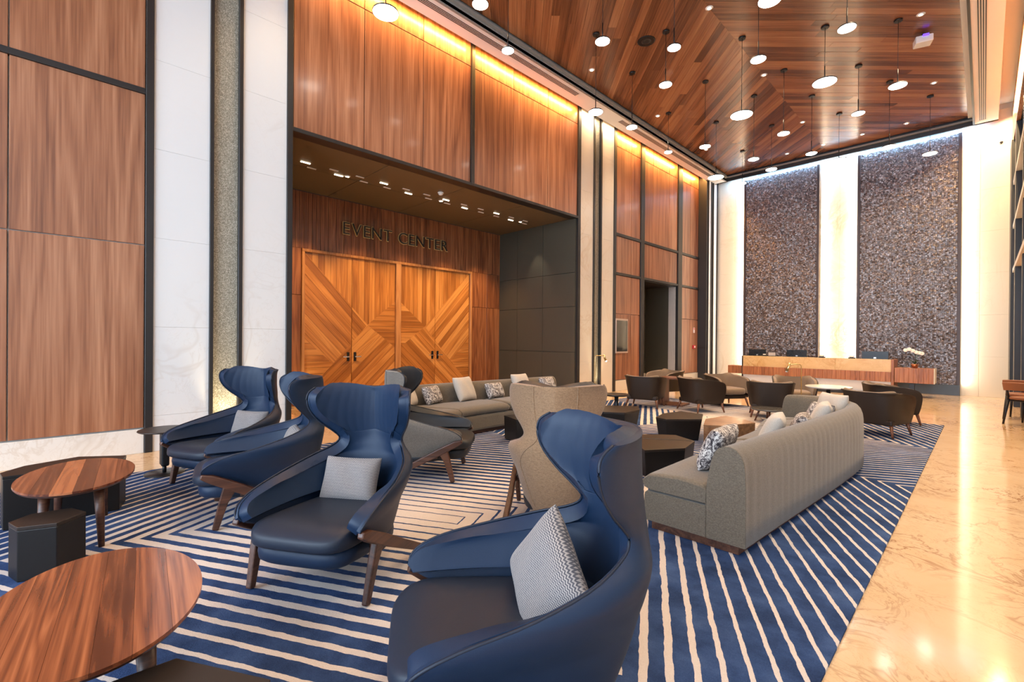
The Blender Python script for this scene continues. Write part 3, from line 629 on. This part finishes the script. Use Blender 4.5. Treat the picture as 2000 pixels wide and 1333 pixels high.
def wing_chair(outer, inner, seatm, pipe):
    c = empty('wing_chair')
    sh = ushell('outer_shell', WSL, 0, 17, 0, .022, outer, c, 48, 56, bv=.004)
    if outer in (TAN, GREYS):
        for s in (-1, 1):
            rows = smooth_tab(WSL, 40); P = []
            for z, wv, yf, yb, ex in rows[2:]:
                th = radians(33)*s; D = yb-yf; P.append((wv*spow(sin(th), 2/ex), yb-D*(1-cos(th)**(2/ex))+.002, z))
            tube('seam', P, .0035, outer, sh, 6)
    # padded inside: lower back and arms, then the wrapped head section
    ushell('back_padding', WSL, 3, 12, .022, .062, inner, c, 30, 56, bv=.026, puff=.012)
    ushell('head_cushion', WSL, 10, 17, .014, .060, inner, c, 36, 72, bv=.026, crease=.0009, puff=.012)
    rows = smooth_tab(WSL[3:], 46)
    for s in (-1, 1):
        tube('piping', [(s*(wv-.004), yf-.004, z) for z, wv, yf, yb, ex in rows], .0055, pipe, c, 6)
    def seat_fn(p):
        x, y, z = p; t = (y+.36)/.72
        x *= 1.0-.14*max(t, 0)**1.5; z += .012*(1-t)-.030*t
        if y < -.22: z -= .035*((-.22-y)/.16)**2*(1 if z > 0 else .3)
        return (x, y-.10+.0, z+.345)
    superq('seat_cushion', .305, .385, .062, .38, .42, seatm, c, 64, 18, seat_fn)
    def base_fn(p):
        x, y, z = p; t = (y+.36)/.72; x *= 1-.16*max(t, 0); return (x, y-.085, z+.255-.10*max(t-.2, 0))
    superq('seat_base', .298, .365, .068, .5, .45, outer if outer not in (TAN, GREYS) else DKLEA, c, 56, 14, base_fn)
    for s in (-1, 1):
        fr = beam('side_rail', [(s*.372, -.425, .405), (s*.372, -.36, .378), (s*.368, -.20, .295), (s*.366, .05, .165), (s*.372, .30, .038), (s*.374, .355, .018)], [(.018, .016), (.020, .030), (.021, .034), (.021, .028), (.020, .022), (.017, .016)], LEGW, c)
        beam('front_leg', [(s*.368, -.24, .315), (s*.362, -.285, .20), (s*.352, -.335, .005)], [(.020, .046), (.020, .030), (.017, .021)], LEGW, fr)
    beam('cross_bar', [(-.36, -.16, .245), (0, -.16, .225), (.36, -.16, .245)], [(.02, .02)]*3, LEGW, c, .004).location = (0, 0, 0)
    return c
blue = wing_chair(BLUE, BLUE, BLUED, BLUED)
POSE = [((-5.20, 1.27), 24.5, 'navy leather wing chair beside the tall black pedestal table'), ((-4.135, 1.25), -13, 'navy leather wing chair turned sideways between the two other front-row chairs'),
        ((-2.715, 1.26), 32.3, 'navy leather wing chair facing forward at the middle of the blue stripes'), ((-1.19, 1.25), -33, 'navy leather wing chair closest to the camera, cut by the bottom edge')]
BCH = []
for i, ((x, y), a, lab) in enumerate(POSE):
    o = blue if i == 0 else copy_tree(blue); o.location = (x, y, .014); o.rotation_euler.z = radians(a); tag(o, lab, 'armchair', 'navy wing chairs'); BCH.append(o)
tanc = wing_chair(TAN, DKLEA, DKLEA, DKLEA); tanc.location = (-2.33, 2.82, .014); tanc.rotation_euler.z = radians(216.4); tag(tanc, 'tan woven wing chair seen from behind, dark leather inside', 'armchair')
greyc = wing_chair(GREYS, DKLEA, DKLEA, DKLEA); greyc.location = (-4.08, 2.80, .014); greyc.rotation_euler.z = radians(132.4); tag(greyc, 'grey woven wing chair in profile with dark leather seat', 'armchair')

# ------------------------------------------------------------------ cushions
def pillow(w_, h_, t_, mat, label, group, cat='cushion'):
    n = 14; V = []; F = []
    def pt(i, j, s):
        u, v = -1+2*i/n, -1+2*j/n
        x = u*w_/2*(1-.07*(1-v*v)*abs(u)**3); z = v*h_/2*(1-.07*(1-u*u)*abs(v)**3)
        y = s*t_/2*(max(1-u**4, 0)*max(1-v**4, 0))**.55+.006*sin(7*u+3*v)*(1-u*u)*(1-v*v); return (x, y, z)
    for s in (1, -1):
        for j in range(n+1):
            for i in range(n+1): V.append(pt(i, j, s))
    m = n+1
    for s in (0, 1):
        b = s*m*m
        for j in range(n):
            for i in range(n):
                q = (b+j*m+i, b+j*m+i+1, b+(j+1)*m+i+1, b+(j+1)*m+i); F.append(q if s else q[::-1])
    me = bpy.data.meshes.new('p'); me.from_pydata(V, [], F); bm = bmesh.new(); bm.from_mesh(me); bmesh.ops.remove_doubles(bm, verts=bm.verts, dist=.0005); bmesh.ops.recalc_face_normals(bm, faces=bm.faces); bm.to_mesh(me); bm.free()
    me.materials.append(mat); me.polygons.foreach_set('use_smooth', [True]*len(me.polygons)); o = bpy.data.objects.new('throw_pillow', me); link(o); subsurf(o, 1); return tag(o, label, cat, group)
def in_chair(ch, x, y, z, tilt, yawd, lab, w_=.40, h_=.30, rl=0):
    p = pillow(w_, h_, .13, CUSH, lab, 'herringbone pillows on the navy chairs')
    R = Matrix.Translation(ch.location) @ Matrix.Rotation(ch.rotation_euler.z, 4, 'Z') @ Matrix.Translation((x, y, z)) @ Matrix.Rotation(radians(yawd), 4, 'Z') @ Matrix.Rotation(radians(tilt), 4, 'X') @ Matrix.Rotation(radians(rl), 4, 'Y'); p.matrix_world = R
in_chair(BCH[0], .0, .20, .50, -20, 8, 'grey herringbone pillow on the chair beside the pedestal table'); in_chair(BCH[1], .02, .20, .50, -22, 0, 'grey herringbone pillow on the sideways navy chair')
in_chair(BCH[2], -.05, .16, .485, -22, 4, 'grey herringbone pillow on the middle navy chair'); in_chair(BCH[3], .03, .075, .515, -20, 14, 'herringbone pillow standing on its corner in the closest navy chair', .42, .36, 32)

# ------------------------------------------------------------------ curved sofas
OUT = [(-1.06, 3.15), (-1.02, 3.8), (-.98, 4.4), (-.94, 5.0), (-.91, 5.6), (-.90, 6.15), (-.97, 6.6), (-1.14, 6.92), (-1.35, 7.07), (-1.56, 7.08), (-1.74, 6.98)]
INN = [(-1.77, 3.15), (-1.78, 3.75), (-1.79, 4.35), (-1.80, 4.9), (-1.80, 5.35), (-1.82, 5.72), (-1.86, 5.92), (-1.90, 6.07), (-1.93, 6.21), (-1.95, 6.35), (-1.97, 6.50)]
def sofa(label):
    N = 150; O = smooth_tab(OUT, N); I = smooth_tab(INN, N)
    s = tag(empty('curved_sofa', (-3.5, 5.0, .014)), label, 'sofa', 'curved grey tweed sofas')
    L = [0]
    for a, b in zip(O, O[1:]): L.append(L[-1]+sqrt((a[0]-b[0])**2+(a[1]-b[1])**2))
    def P(i, t, z, rib=0):
        o, n = O[i], I[i]; dx, dy = n[0]-o[0], n[1]-o[1]; D = sqrt(dx*dx+dy*dy); t = t+rib*.007*abs(sin(pi*L[i]/.125))
        return (o[0]+dx/D*t+3.5, o[1]+dy/D*t-5.0, z)
    def Dm(i): return sqrt((O[i][0]-I[i][0])**2+(O[i][1]-I[i][1])**2)
    def loft(name, prof, i0, i1, mat, parent=s, sm=True, st=1):
        idx = list(range(i0, i1+1, st)); V = []; F = []; k = None
        for i in idx:
            pr = prof(i); k = len(pr); V += [P(i, *q) for q in pr]
        for a in range(len(idx)-1):
            for q in range(k): F.append((a*k+q, a*k+(q+1) % k, (a+1)*k+(q+1) % k, (a+1)*k+q))
        F.append(tuple(range(k))); F.append(tuple(range((len(idx)-1)*k, len(idx)*k))[::-1])
        o = fixn(mesh(name, V, F, mat, parent))
        for p in o.data.polygons: p.use_smooth = sm and len(p.vertices) == 4
        return o
    loft('plinth', lambda i: [(.05, 0), (.05, .06), (Dm(i)-.05, .06), (Dm(i)-.05, 0)], 1, N-2, LEGW, sm=False)
    def backp(i):
        pr = [(.0, .06, .3), (.0, .2, 1), (.0, .40, 1), (.004, .54, 1), (.012, .60, .8), (.03, .645, .6), (.06, .68, .4), (.10, .694, .2), (.14, .692, 0), (.175, .675, -.3), (.20, .64, -.5), (.22, .58, -.6), (.245, .45, -.6), (.255, .34, -.3), (.255, .06, 0)]
        return pr
    loft('backrest', backp, 0, N-1, GREYT)
    loft('seat_base', lambda i: [(.25, .06), (.25, .275), (Dm(i)-.02, .275), (Dm(i)-.005, .262), (Dm(i), .24), (Dm(i), .09), (Dm(i)-.01, .06)], 0, N-1, GREYT, sm=False)
    for a, b in ((0, 44), (45, 88), (89, 120), (121, N-1)):
        def cp(i, a=a, b=b):
            e = min(i-a, b-i)/2.0; q = 1-min(e, 1); D = Dm(i); h = .135-.03*q*q; zb = .278+.012*q
            return [(.25, zb), (.25, zb+h*.8), (.30, zb+h), (.45, zb+h+.012), (D-.12, zb+h), (D-.03, zb+h*.9), (D+.012, zb+h*.62), (D+.015, zb+h*.4), (D+.0, zb+h*.12), (D-.04, zb)]
        loft('seat_cushion', cp, a, b, GREYT)
    return s
sofaR = sofa('grey tweed curved sofa in the foreground right, seen from its back'); sofaL = copy_tree(sofaR); sofaL.rotation_euler.z = pi; tag(sofaL, 'grey tweed curved sofa with eight pillows in front of the event doors')
SO = smooth_tab(OUT, 150); SI = smooth_tab(INN, 150)
def on_sofa(flip, frac, off, w_, h_, mat, lab, tilt=-24, yawd=0, lift=0, roll_=0):
    i = int(frac*149); o, n = Vector(SO[i]), Vector(SI[i]); dr = (n-o).normalized(); p = o+dr*(.30+off)
    an = atan2(dr.y, dr.x)+pi/2
    if flip: p = Vector((-7.0-p.x, 10.0-p.y)); an += pi
    pl = pillow(w_, h_, .15, mat, lab, 'pillows on the curved sofas')
    pl.matrix_world = Matrix.Translation((p.x, p.y, .43+h_/2*cos(radians(tilt))*(1+.0)+lift)) @ Matrix.Rotation(an+radians(yawd), 4, 'Z') @ Matrix.Rotation(radians(tilt), 4, 'X') @ Matrix.Rotation(radians(roll_), 4, 'Y')
on_sofa(0, .085, .10, .48, .36, FLORAL, 'black and white print pillow at the near end of the foreground sofa'); on_sofa(0, .25, .09, .45, .36, CREAM, 'cream pillow next to the near-end print pillow on the foreground sofa', -26, 8)
on_sofa(0, .36, .06, .42, .29, FLORAL, 'print pillow half hidden between two cream pillows on the foreground sofa'); on_sofa(0, .47, .06, .45, .37, CREAM, 'cream pillow in the middle of the foreground sofa', -26, -10)
on_sofa(0, .63, .03, .42, .40, CREAM, 'tall beige pillow in the far corner of the foreground sofa', -18, 10); on_sofa(0, .60, .16, .40, .30, FLORAL, 'pale print pillow leaning before the tall beige pillow', -26, 5)
for fr, w_, h_, m, lab in ((.86, .42, .40, CREAM, 'cream pillow at the end of the back sofa behind the grey wing chair'), (.73, .44, .32, FLORAL, 'print pillow at the bend of the back sofa'), (.60, .46, .42, CREAM, 'large cream pillow left of centre on the back sofa'), (.485, .42, .30, FLORAL, 'print pillow in the middle of the back sofa'),
                           (.375, .44, .42, CREAM, 'cream pillow partly hidden by the tan wing chair'), (.265, .40, .28, FLORAL, 'small print pillow between the two far cream pillows on the back sofa'), (.165, .42, .42, CREAM, 'cream pillow second from the far end of the back sofa'), (.065, .40, .32, FLORAL, 'print pillow at the far end of the back sofa')):
    on_sofa(1, fr, .03, w_, h_, m, lab)

# ------------------------------------------------------------------ faceted tables
def facet(poly, z1, label, mat, shrink=.82, z0=.014, jx=0, jy=0, cut=False):
    cx = sum(p[0] for p in poly)/len(poly); cy = sum(p[1] for p in poly)/len(poly)
    t = tag(empty('faceted_table', (cx, cy, z0)), label, 'coffee table', 'faceted block tables')
    tp = [(x-cx, y-cy) for x, y in poly]; bt = [(x*shrink+jx, y*shrink+jy) for x, y in tp]
    prism('body', bt, 0, z1-z0-.022, mat if mat != FACET else FACETB, t, top=[(x*.995, y*.995) for x, y in tp], bv=.004)
    prism('top', tp, z1-z0-.022, z1-z0, mat, t, bv=.003)
    if cut:
        a, b = tp[0], tp[3]; tube('joint', [(a[0]*.9, a[1]*.9, z1-z0+.0005), ((a[0]+b[0])*.3, (a[1]+b[1])*.3+.02, z1-z0+.0005), (b[0]*.9, b[1]*.9, z1-z0+.0005)], .004, BLACK, t, 5)
    return t
facet([(-3.26, 6.10), (-3.08, 6.04), (-2.74, 6.42), (-2.92, 6.88), (-3.28, 6.91), (-3.36, 6.5)], .32, 'black faceted block table beside the tan timber block', FACET, .86)
facet([(-2.53, 5.98), (-2.33, 6.10), (-2.12, 6.64), (-2.30, 6.80), (-2.62, 6.95), (-2.70, 6.45)], .325, 'tan timber faceted block table among the black ones', FACW, .99)
facet([(-2.87, 4.66), (-2.39, 4.25), (-2.15, 4.64), (-2.23, 5.05), (-2.53, 5.21), (-2.80, 5.0)], .30, 'low black faceted table closest to the foreground sofa seat', FACET, .92, cut=True)
facet([(-4.05, 5.95), (-3.78, 6.13), (-3.79, 6.58), (-4.0, 6.9), (-4.4, 6.6), (-4.35, 6.1)], .32, 'black faceted block table behind the tan wing chair', FACET, .84)
facet([(-4.72, 4.52), (-4.36, 4.40), (-4.05, 4.75), (-4.2, 5.2), (-4.6, 5.15)], .34, 'black block table in front of the back sofa, half hidden by the tan chair', FACETB, .97)
facet([(-4.89, -.24), (-4.86, .40), (-5.09, .46), (-5.30, .17), (-5.2, -.14), (-5.05, -.26)], .40, 'large black faceted table behind the far oval walnut table', FACETB, .99)
facet([(-3.95, -.17), (-3.81, -.13), (-3.75, .03), (-3.87, .16), (-4.02, .10), (-4.05, -.08)], .325, 'small dark bronze faceted stool under the far oval table', FACET, 1.0)
facet([(-1.88, .14), (-1.87, .30), (-1.55, .49), (-1.20, .30), (-1.25, -.2), (-1.65, -.3)], .34, 'dark bronze faceted table at the bottom edge below the near oval table', FACET, .97)

# ------------------------------------------------------------------ oval walnut tables
def oval(cx, cy, a, b, rot, h, label, legs):
    t = tag(empty('oval_table', (cx, cy, .014), radians(rot)), label, 'coffee table', 'oval walnut coffee tables'); h -= .014
    n = 72; E = lambda s: [(a*s*cos(2*pi*i/n), b*s*sin(2*pi*i/n)) for i in range(n)]
    tp = empty('table_top'); tp.parent = t; tp.location = (0, 0, 0)
    bot = prism('underside', E(.965), h-.028, h-.012, LEGW, None, top=E(1.0)); bot.parent = tp
    ws_ = [-1.0, -.62, -.30, .04, .34, .66, 1.0]
    for q in range(6):                                         # staves along the oval
        pl = clip(clip(E(1.0), 0, 1, b*ws_[q+1]-.0004), 0, -1, -(b*ws_[q]+.0004))
        c0 = sum(p[0] for p in pl)/len(pl); c1 = sum(p[1] for p in pl)/len(pl)
        o = prism('stave', [(x-c0, y-c1) for x, y in pl], 0, .013, TABW, None); o.parent = tp; o.location = (c0, c1, h-.012)
    for lx, ly in legs:
        tube('leg', [(lx*1.0, ly*1.0, h-.03), (lx*1.10, ly*1.12, 0)], [.030, .017], LEGW, t, 14)
    return t
oval(-4.49, .14, .505, .315, -6, .43, 'far oval walnut table on splayed legs beside the dark faceted blocks', [(.33, -.13), (.35, .13), (-.28, -.12), (-.28, .12)])
oval(-2.265, .122, .485, .32, -6.5, .44, 'near oval walnut table with knotty grain in the foreground', [(.29, -.14), (.29, .14), (-.33, -.13), (-.33, .13)])

# ------------------------------------------------------------------ small round tables
t = tag(empty('pedestal_table', (-5.86, .83, .014)), 'round black pedestal table with a thick strapped column', 'side table')
lathe('base', [(.17, 0), (.17, .008), (.02, .014)], BLKMET, t, 40); lathe('neck', [(.018, .01), (.018, .09)], BLKMET, t, 16)
for s, w_ in ((-1, .036), (1, .028)): 
    o = box('column', -w_, w_, -.035, .035, .08, .43, BLKMET, t, .02, 4); o.location.x = s*.036; o.location.y = 0
lathe('table_top', [(.03, .43), (.215, .437), (.225, .445), (.22, .453)], FACET, t, 48)
def round_table(x, y, rad, h, top, legm, label, nleg=0):
    t = tag(empty('round_table', (x, y, .014)), label, 'table'); h -= .014
    lathe('table_top', [(rad*.2, h-.03), (rad*.96, h-.03), (rad, h-.02), (rad, h-.004), (rad*.985, h)], top, t, 44)
    if nleg:
        for i in range(nleg):
            a = 2*pi*i/nleg+.4; tube('leg', [(rad*.5*cos(a), rad*.5*sin(a), h-.03), (rad*.78*cos(a), rad*.78*sin(a), 0)], [.018, .012], legm, t, 10)
    else: lathe('column', [(.035, .02), (.035, h-.03)], legm, t, 18); lathe('base', [(rad*.55, 0), (rad*.55, .012), (.04, .02)], legm, t, 32)
    return t
round_table(-4.55, 7.1, .22, .46, FACET, BLKMET, 'small round dark side table just behind the tan chair head')
round_table(-1.98, 10.05, .36, .60, plain('white_lacquer', (.75, .70, .62), .2), BLKMET, 'round pale-topped table between the far right tub chairs')
round_table(-2.62, 8.86, .27, .245, plain('smoked_lacquer', (.10, .09, .08), .12), TUBLEG, 'low round table with reflective top left of the foreground sofa end', 4)
t = tag(empty('side_table', (-4.74, 9.66, .014), .1), 'small dark walnut C-shaped table among the far left tub chairs', 'table')
box('table_top', -.26, .30, -.25, .25, .565, .60, TUBLEG, t, .005); box('side_slab', -.26, -.20, -.25, .25, .0, .565, TUBLEG, t, .005); box('foot', -.20, .26, -.25, .25, 0, .035, TUBLEG, t, .005)

# ------------------------------------------------------------------ tub chairs
TUB = [(.19, .335, -.28, .30, 3.8), (.28, .350, -.30, .32, 3.8), (.38, .366, -.312, .338, 3.8), (.47, .380, -.312, .352, 3.8), (.54, .390, -.29, .362, 3.7), (.59, .394, -.23, .368, 3.6), (.625, .394, -.08, .372, 3.5), (.65, .385, .12, .374, 3.4)]
def tub(outer, inner):
    c = empty('tub_chair')
    ushell('outer_shell', TUB, 0, 8, 0, .022, outer, c, 20, 40, bv=.006)
    ushell('inner_padding', TUB, 1, 8, .022, .045, inner, c, 18, 36, bv=.018)
    superq('seat_cushion', .285, .29, .075, .4, .4, inner, c, 44, 12, loc=(0, -.06, .325))
    box('seat_rail', -.31, .31, -.29, .27, .17, .25, outer, c, .02)
    for sx in (-1, 1):
        for sy in (-1, 1): tube('leg', [(sx*.28, sy*.25-.02, .20), (sx*.33, sy*.30-.01, 0)], [.026, .014], TUBLEG, c, 10)
    return c
tb = tub(BROWNL, TAUPE)
TP = [((-5.02, 8.92), 195, 'brown leather tub chair with its back to the dark round side table'), ((-5.5, 10.75), -20, 'taupe tub chair facing forward beyond the small walnut table'), ((-3.98, 9.22), 150, 'brown leather tub chair with its back toward the black block table'), ((-3.95, 10.45), 60, 'brown tub chair at the edge of the rug near the reception plinth'),
      ((-2.78, 9.50), 200, 'brown tub chair peeking out left of the foreground sofa back'), ((-2.75, 10.9), 20, 'taupe tub chair behind the brass reading lamp'), ((-1.15, 8.95), 165, 'brown tub chair standing behind the far end of the foreground sofa'), ((-1.15, 10.5), 115, 'taupe tub chair furthest back beside the pale round table')]
for i, ((x, y), a, lab) in enumerate(TP):
    o = tb if i == 0 else copy_tree(tb); o.location = (x, y, .014); o.rotation_euler.z = radians(a); tag(o, lab, 'armchair', 'tub chairs near the reception')

# ------------------------------------------------------------------ reading lamps
OFFB = plain('frosted_bulb', (.6, .55, .45), .4)
def lamp(x, y, h, rot, label, bm=OFFB):
    l = tag(empty('reading_lamp', (x, y, .014), radians(rot)), label, 'floor lamp', 'slim brass reading lamps')
    lathe('base', [(.12, 0), (.12, .012), (.01, .018)], BRASS, l, 32); tube('pole', [(0, 0, .01), (0, 0, h-.03), (-.012, 0, h-.008), (-.03, 0, h), (-.17, 0, h)], .0065, BRASS, l, 8)
    o = tube('shade', [(-.165, 0, h+.02), (-.175, 0, h-.03), (-.205, 0, h-.095)], [.016, .017, .024], BRASS, l, 14); lathe('bulb', [(.012, -.01), (.016, 0), (.008, .012)], bm, o, 12, loc=(-.208, 0, h-.10))
lamp(-1.8, 7.5, 1.07, 45, 'slim brass reading lamp behind the foreground sofa'); lamp(-5.15, 7.3, 1.10, 225, 'slim brass reading lamp in front of the lit pillar niche', DOWNW)

# ------------------------------------------------------------------ reception desk
t = tag(empty('reception_desk', (-3.5, 15.6, 0)), 'long onyx and walnut reception desk before the mosaic screens', 'desk')
def dk(name, x0, x1, y0, y1, z0, z1, mat, bv=.004): return box(name, x0+3.5, x1+3.5, y0-15.6, y1-15.6, z0, z1, mat, t, bv, 1)
dk('plinth', -5.55, -1.75, 15.52, 16.3, 0, .085, BLACK); dk('lower_front', -5.36, -1.70, 15.62, 15.75, .085, .39, WHITEM)
n = 34
for i in range(n): dk('slat', -5.36+i*3.66/n+.0006, -5.36+(i+1)*3.66/n-.0006, 15.55, 15.64, .375, .63, DESKW, .003)
for a, b in ((-5.36, -4.14), (-4.14, -2.92), (-2.92, -1.70)): dk('onyx_slab', a+.001, b-.001, 15.6, 15.72, .62, .955, ONYX)
dk('counter_end', -1.70, -1.64, 15.6, 16.35, .085, .955, DESKW); dk('worktop', -5.36, -1.70, 15.72, 16.35, .70, .74, DESKW); dk('counter_end', -5.40, -5.36, 15.6, 16.35, .085, .955, BLACK)
dk('side_wing', -5.86, -5.40, 15.7, 16.2, .38, .63, DESKW)
c = tag(empty('credenza', (-1.25, 15.9, 0)), 'floating walnut credenza at the end of the reception desk', 'credenza')
for i in range(8): box('slat', -.38+i*.095+.0006, -.38+(i+1)*.095-.0006, -.30, -.22, .37, .75, DESKW, c, .003, 1)
box('body', -.38, .38, -.22, .30, .375, .745, DESKW, c, .004); box('end_panel', .38, .40, -.30, .30, .37, .75, CREAMM, c, .003); box('leg', -.1, .0, -.1, .1, 0, .37, BLACK, c)
MON = plain('monitor_black', (.012, .012, .014), .25)
for x, w_, lab in ((-5.05, .50, 'black monitor at the left end of the reception desk'), (-3.95, .54, 'black monitor near the middle of the reception desk'), (-2.08, .58, 'black monitor at the right end of the reception desk')):
    m = tag(empty('computer_monitor', (x, 15.95, .74)), lab, 'monitor', 'reception monitors'); box('display', -w_/2, w_/2, -.02, .02, .10, .42, MON, m, .006); box('emblem', -.025, .025, -.023, -.02, .225, .26, CHROME, m); box('stand', -.04, .04, .0, .03, 0, .2, CHROME, m, .004); box('foot', -.11, .11, -.08, .09, 0, .012, CHROME, m, .004)
m = tag(empty('desk_sign', (-4.55, 15.68, .955)), 'small black framed card on the desk between two monitors', 'sign'); box('frame', -.12, .12, -.01, .01, 0, .14, BLKMET, m, .004); box('card', -.10, .10, -.013, -.01, .02, .12, plain('card_grey', (.5, .46, .44), .6), m)
for x, lab in ((-3.25, 'small black card holder on the desk beside the glowing onyx strip'), (-4.75, 'small dark terminal on the desk next to the framed card'), (-2.55, 'small dark terminal on the desk left of the last monitor')):
    m = tag(empty('desk_terminal', (x, 15.67, .955)), lab, 'terminal'); box('body', -.08, .08, -.03, .04, 0, .03, BLKMET, m, .006); box('keypad', -.05, .05, -.035, .0, .03, .075, BLKMET, m, .006); box('screen_face', -.04, .04, -.038, -.034, .04, .068, PLAST, m)
p = tag(empty('potted_orchid', (-1.25, 15.85, .75)), 'white orchid in a copper pot on the credenza', 'plant')
lathe('pot', [(.055, 0), (.075, .10), (.07, .10), (.06, .085)], plain('copper', (.40, .13, .05), .35, .6), p, 22)
LEAF = plain('orchid_leaf', (.03, .08, .03), .4); PET = plain('orchid_petal', (.85, .78, .72), .5)
tube('stem', [(0, 0, .09), (.02, 0, .25), (.0, 0, .40), (-.08, 0, .47), (-.17, 0, .46)], .006, LEAF, p, 6); tube('stem', [(.01, 0, .09), (.04, 0, .22), (.06, 0, .34), (.13, 0, .39)], .006, LEAF, p, 6)
for i in range(5):
    a = i*1.26; V = [(0, 0, 0), (.05*cos(a)-.02*sin(a), .05*sin(a)+.02*cos(a), .07), (.13*cos(a), .13*sin(a), .10), (.05*cos(a)+.02*sin(a), .05*sin(a)-.02*cos(a), .07)]; o = mesh('leaf', V, [(0, 1, 2, 3)], LEAF, p, loc=(0, 0, .09)); md = o.modifiers.new('s', 'SOLIDIFY'); md.thickness = .006
for q, (x, z) in enumerate(((-.18, .45), (-.11, .475), (-.04, .44), (.03, .40), (.09, .385), (.14, .37))):
    fl = lathe('flower', [(.004, -.004), (.035, .004), (.05, .016), (.048, .019), (.01, .006)], PET, p, 10, loc=(x, -.02, z)); fl.rotation_euler.x = radians(70)

# ------------------------------------------------------------------ dining chairs at the right edge
RUST = leather('rust_leather', (.28, .10, .045))
def dchair():
    c = empty('dining_chair')
    for sx in (-1, 1):
        tube('leg', [(sx*.19, -.20, .44), (sx*.22, -.24, 0)], [.020, .014], BLKMET, c, 10); tube('leg', [(sx*.19, .17, .44), (sx*.22, .25, 0)], [.020, .014], BLKMET, c, 10); tube('back_post', [(sx*.19, .17, .42), (sx*.18, .25, .70)], [.018, .014], BLKMET, c, 10)
    superq('seat', .23, .23, .03, .5, .45, RUST, c, 36, 10, loc=(0, -.02, .455)); o = box('seat_rail', -.2, .2, -.2, .17, .40, .43, BLKMET, c, .006)
    V = []; F = []
    for k in range(5):
        for j in range(13):
            u = -1+j/6; V.append((.23*u, .25-.06*u*u+.01*k, .60+.035*k-.012*u*u))
    for k in range(4):
        for j in range(12): F.append((k*13+j, k*13+j+1, (k+1)*13+j+1, (k+1)*13+j))
    o = mesh('backrest', V, F, RUST, c, smooth=True); md = o.modifiers.new('s', 'SOLIDIFY'); md.thickness = .03; bevel(o, .01, 2, 50)
    return c
dc = dchair(); dc.location = (.56, 11.9, 0); dc.rotation_euler.z = radians(150); tag(dc, 'rust leather dining chair cut by the right picture edge', 'chair', 'rust dining chairs by the right wall')
o = copy_tree(dc); o.location = (.53, 12.75, 0); o.rotation_euler.z = radians(168); tag(o, 'rust leather dining chair further along the right wall, behind the cut one', 'chair', 'rust dining chairs by the right wall')
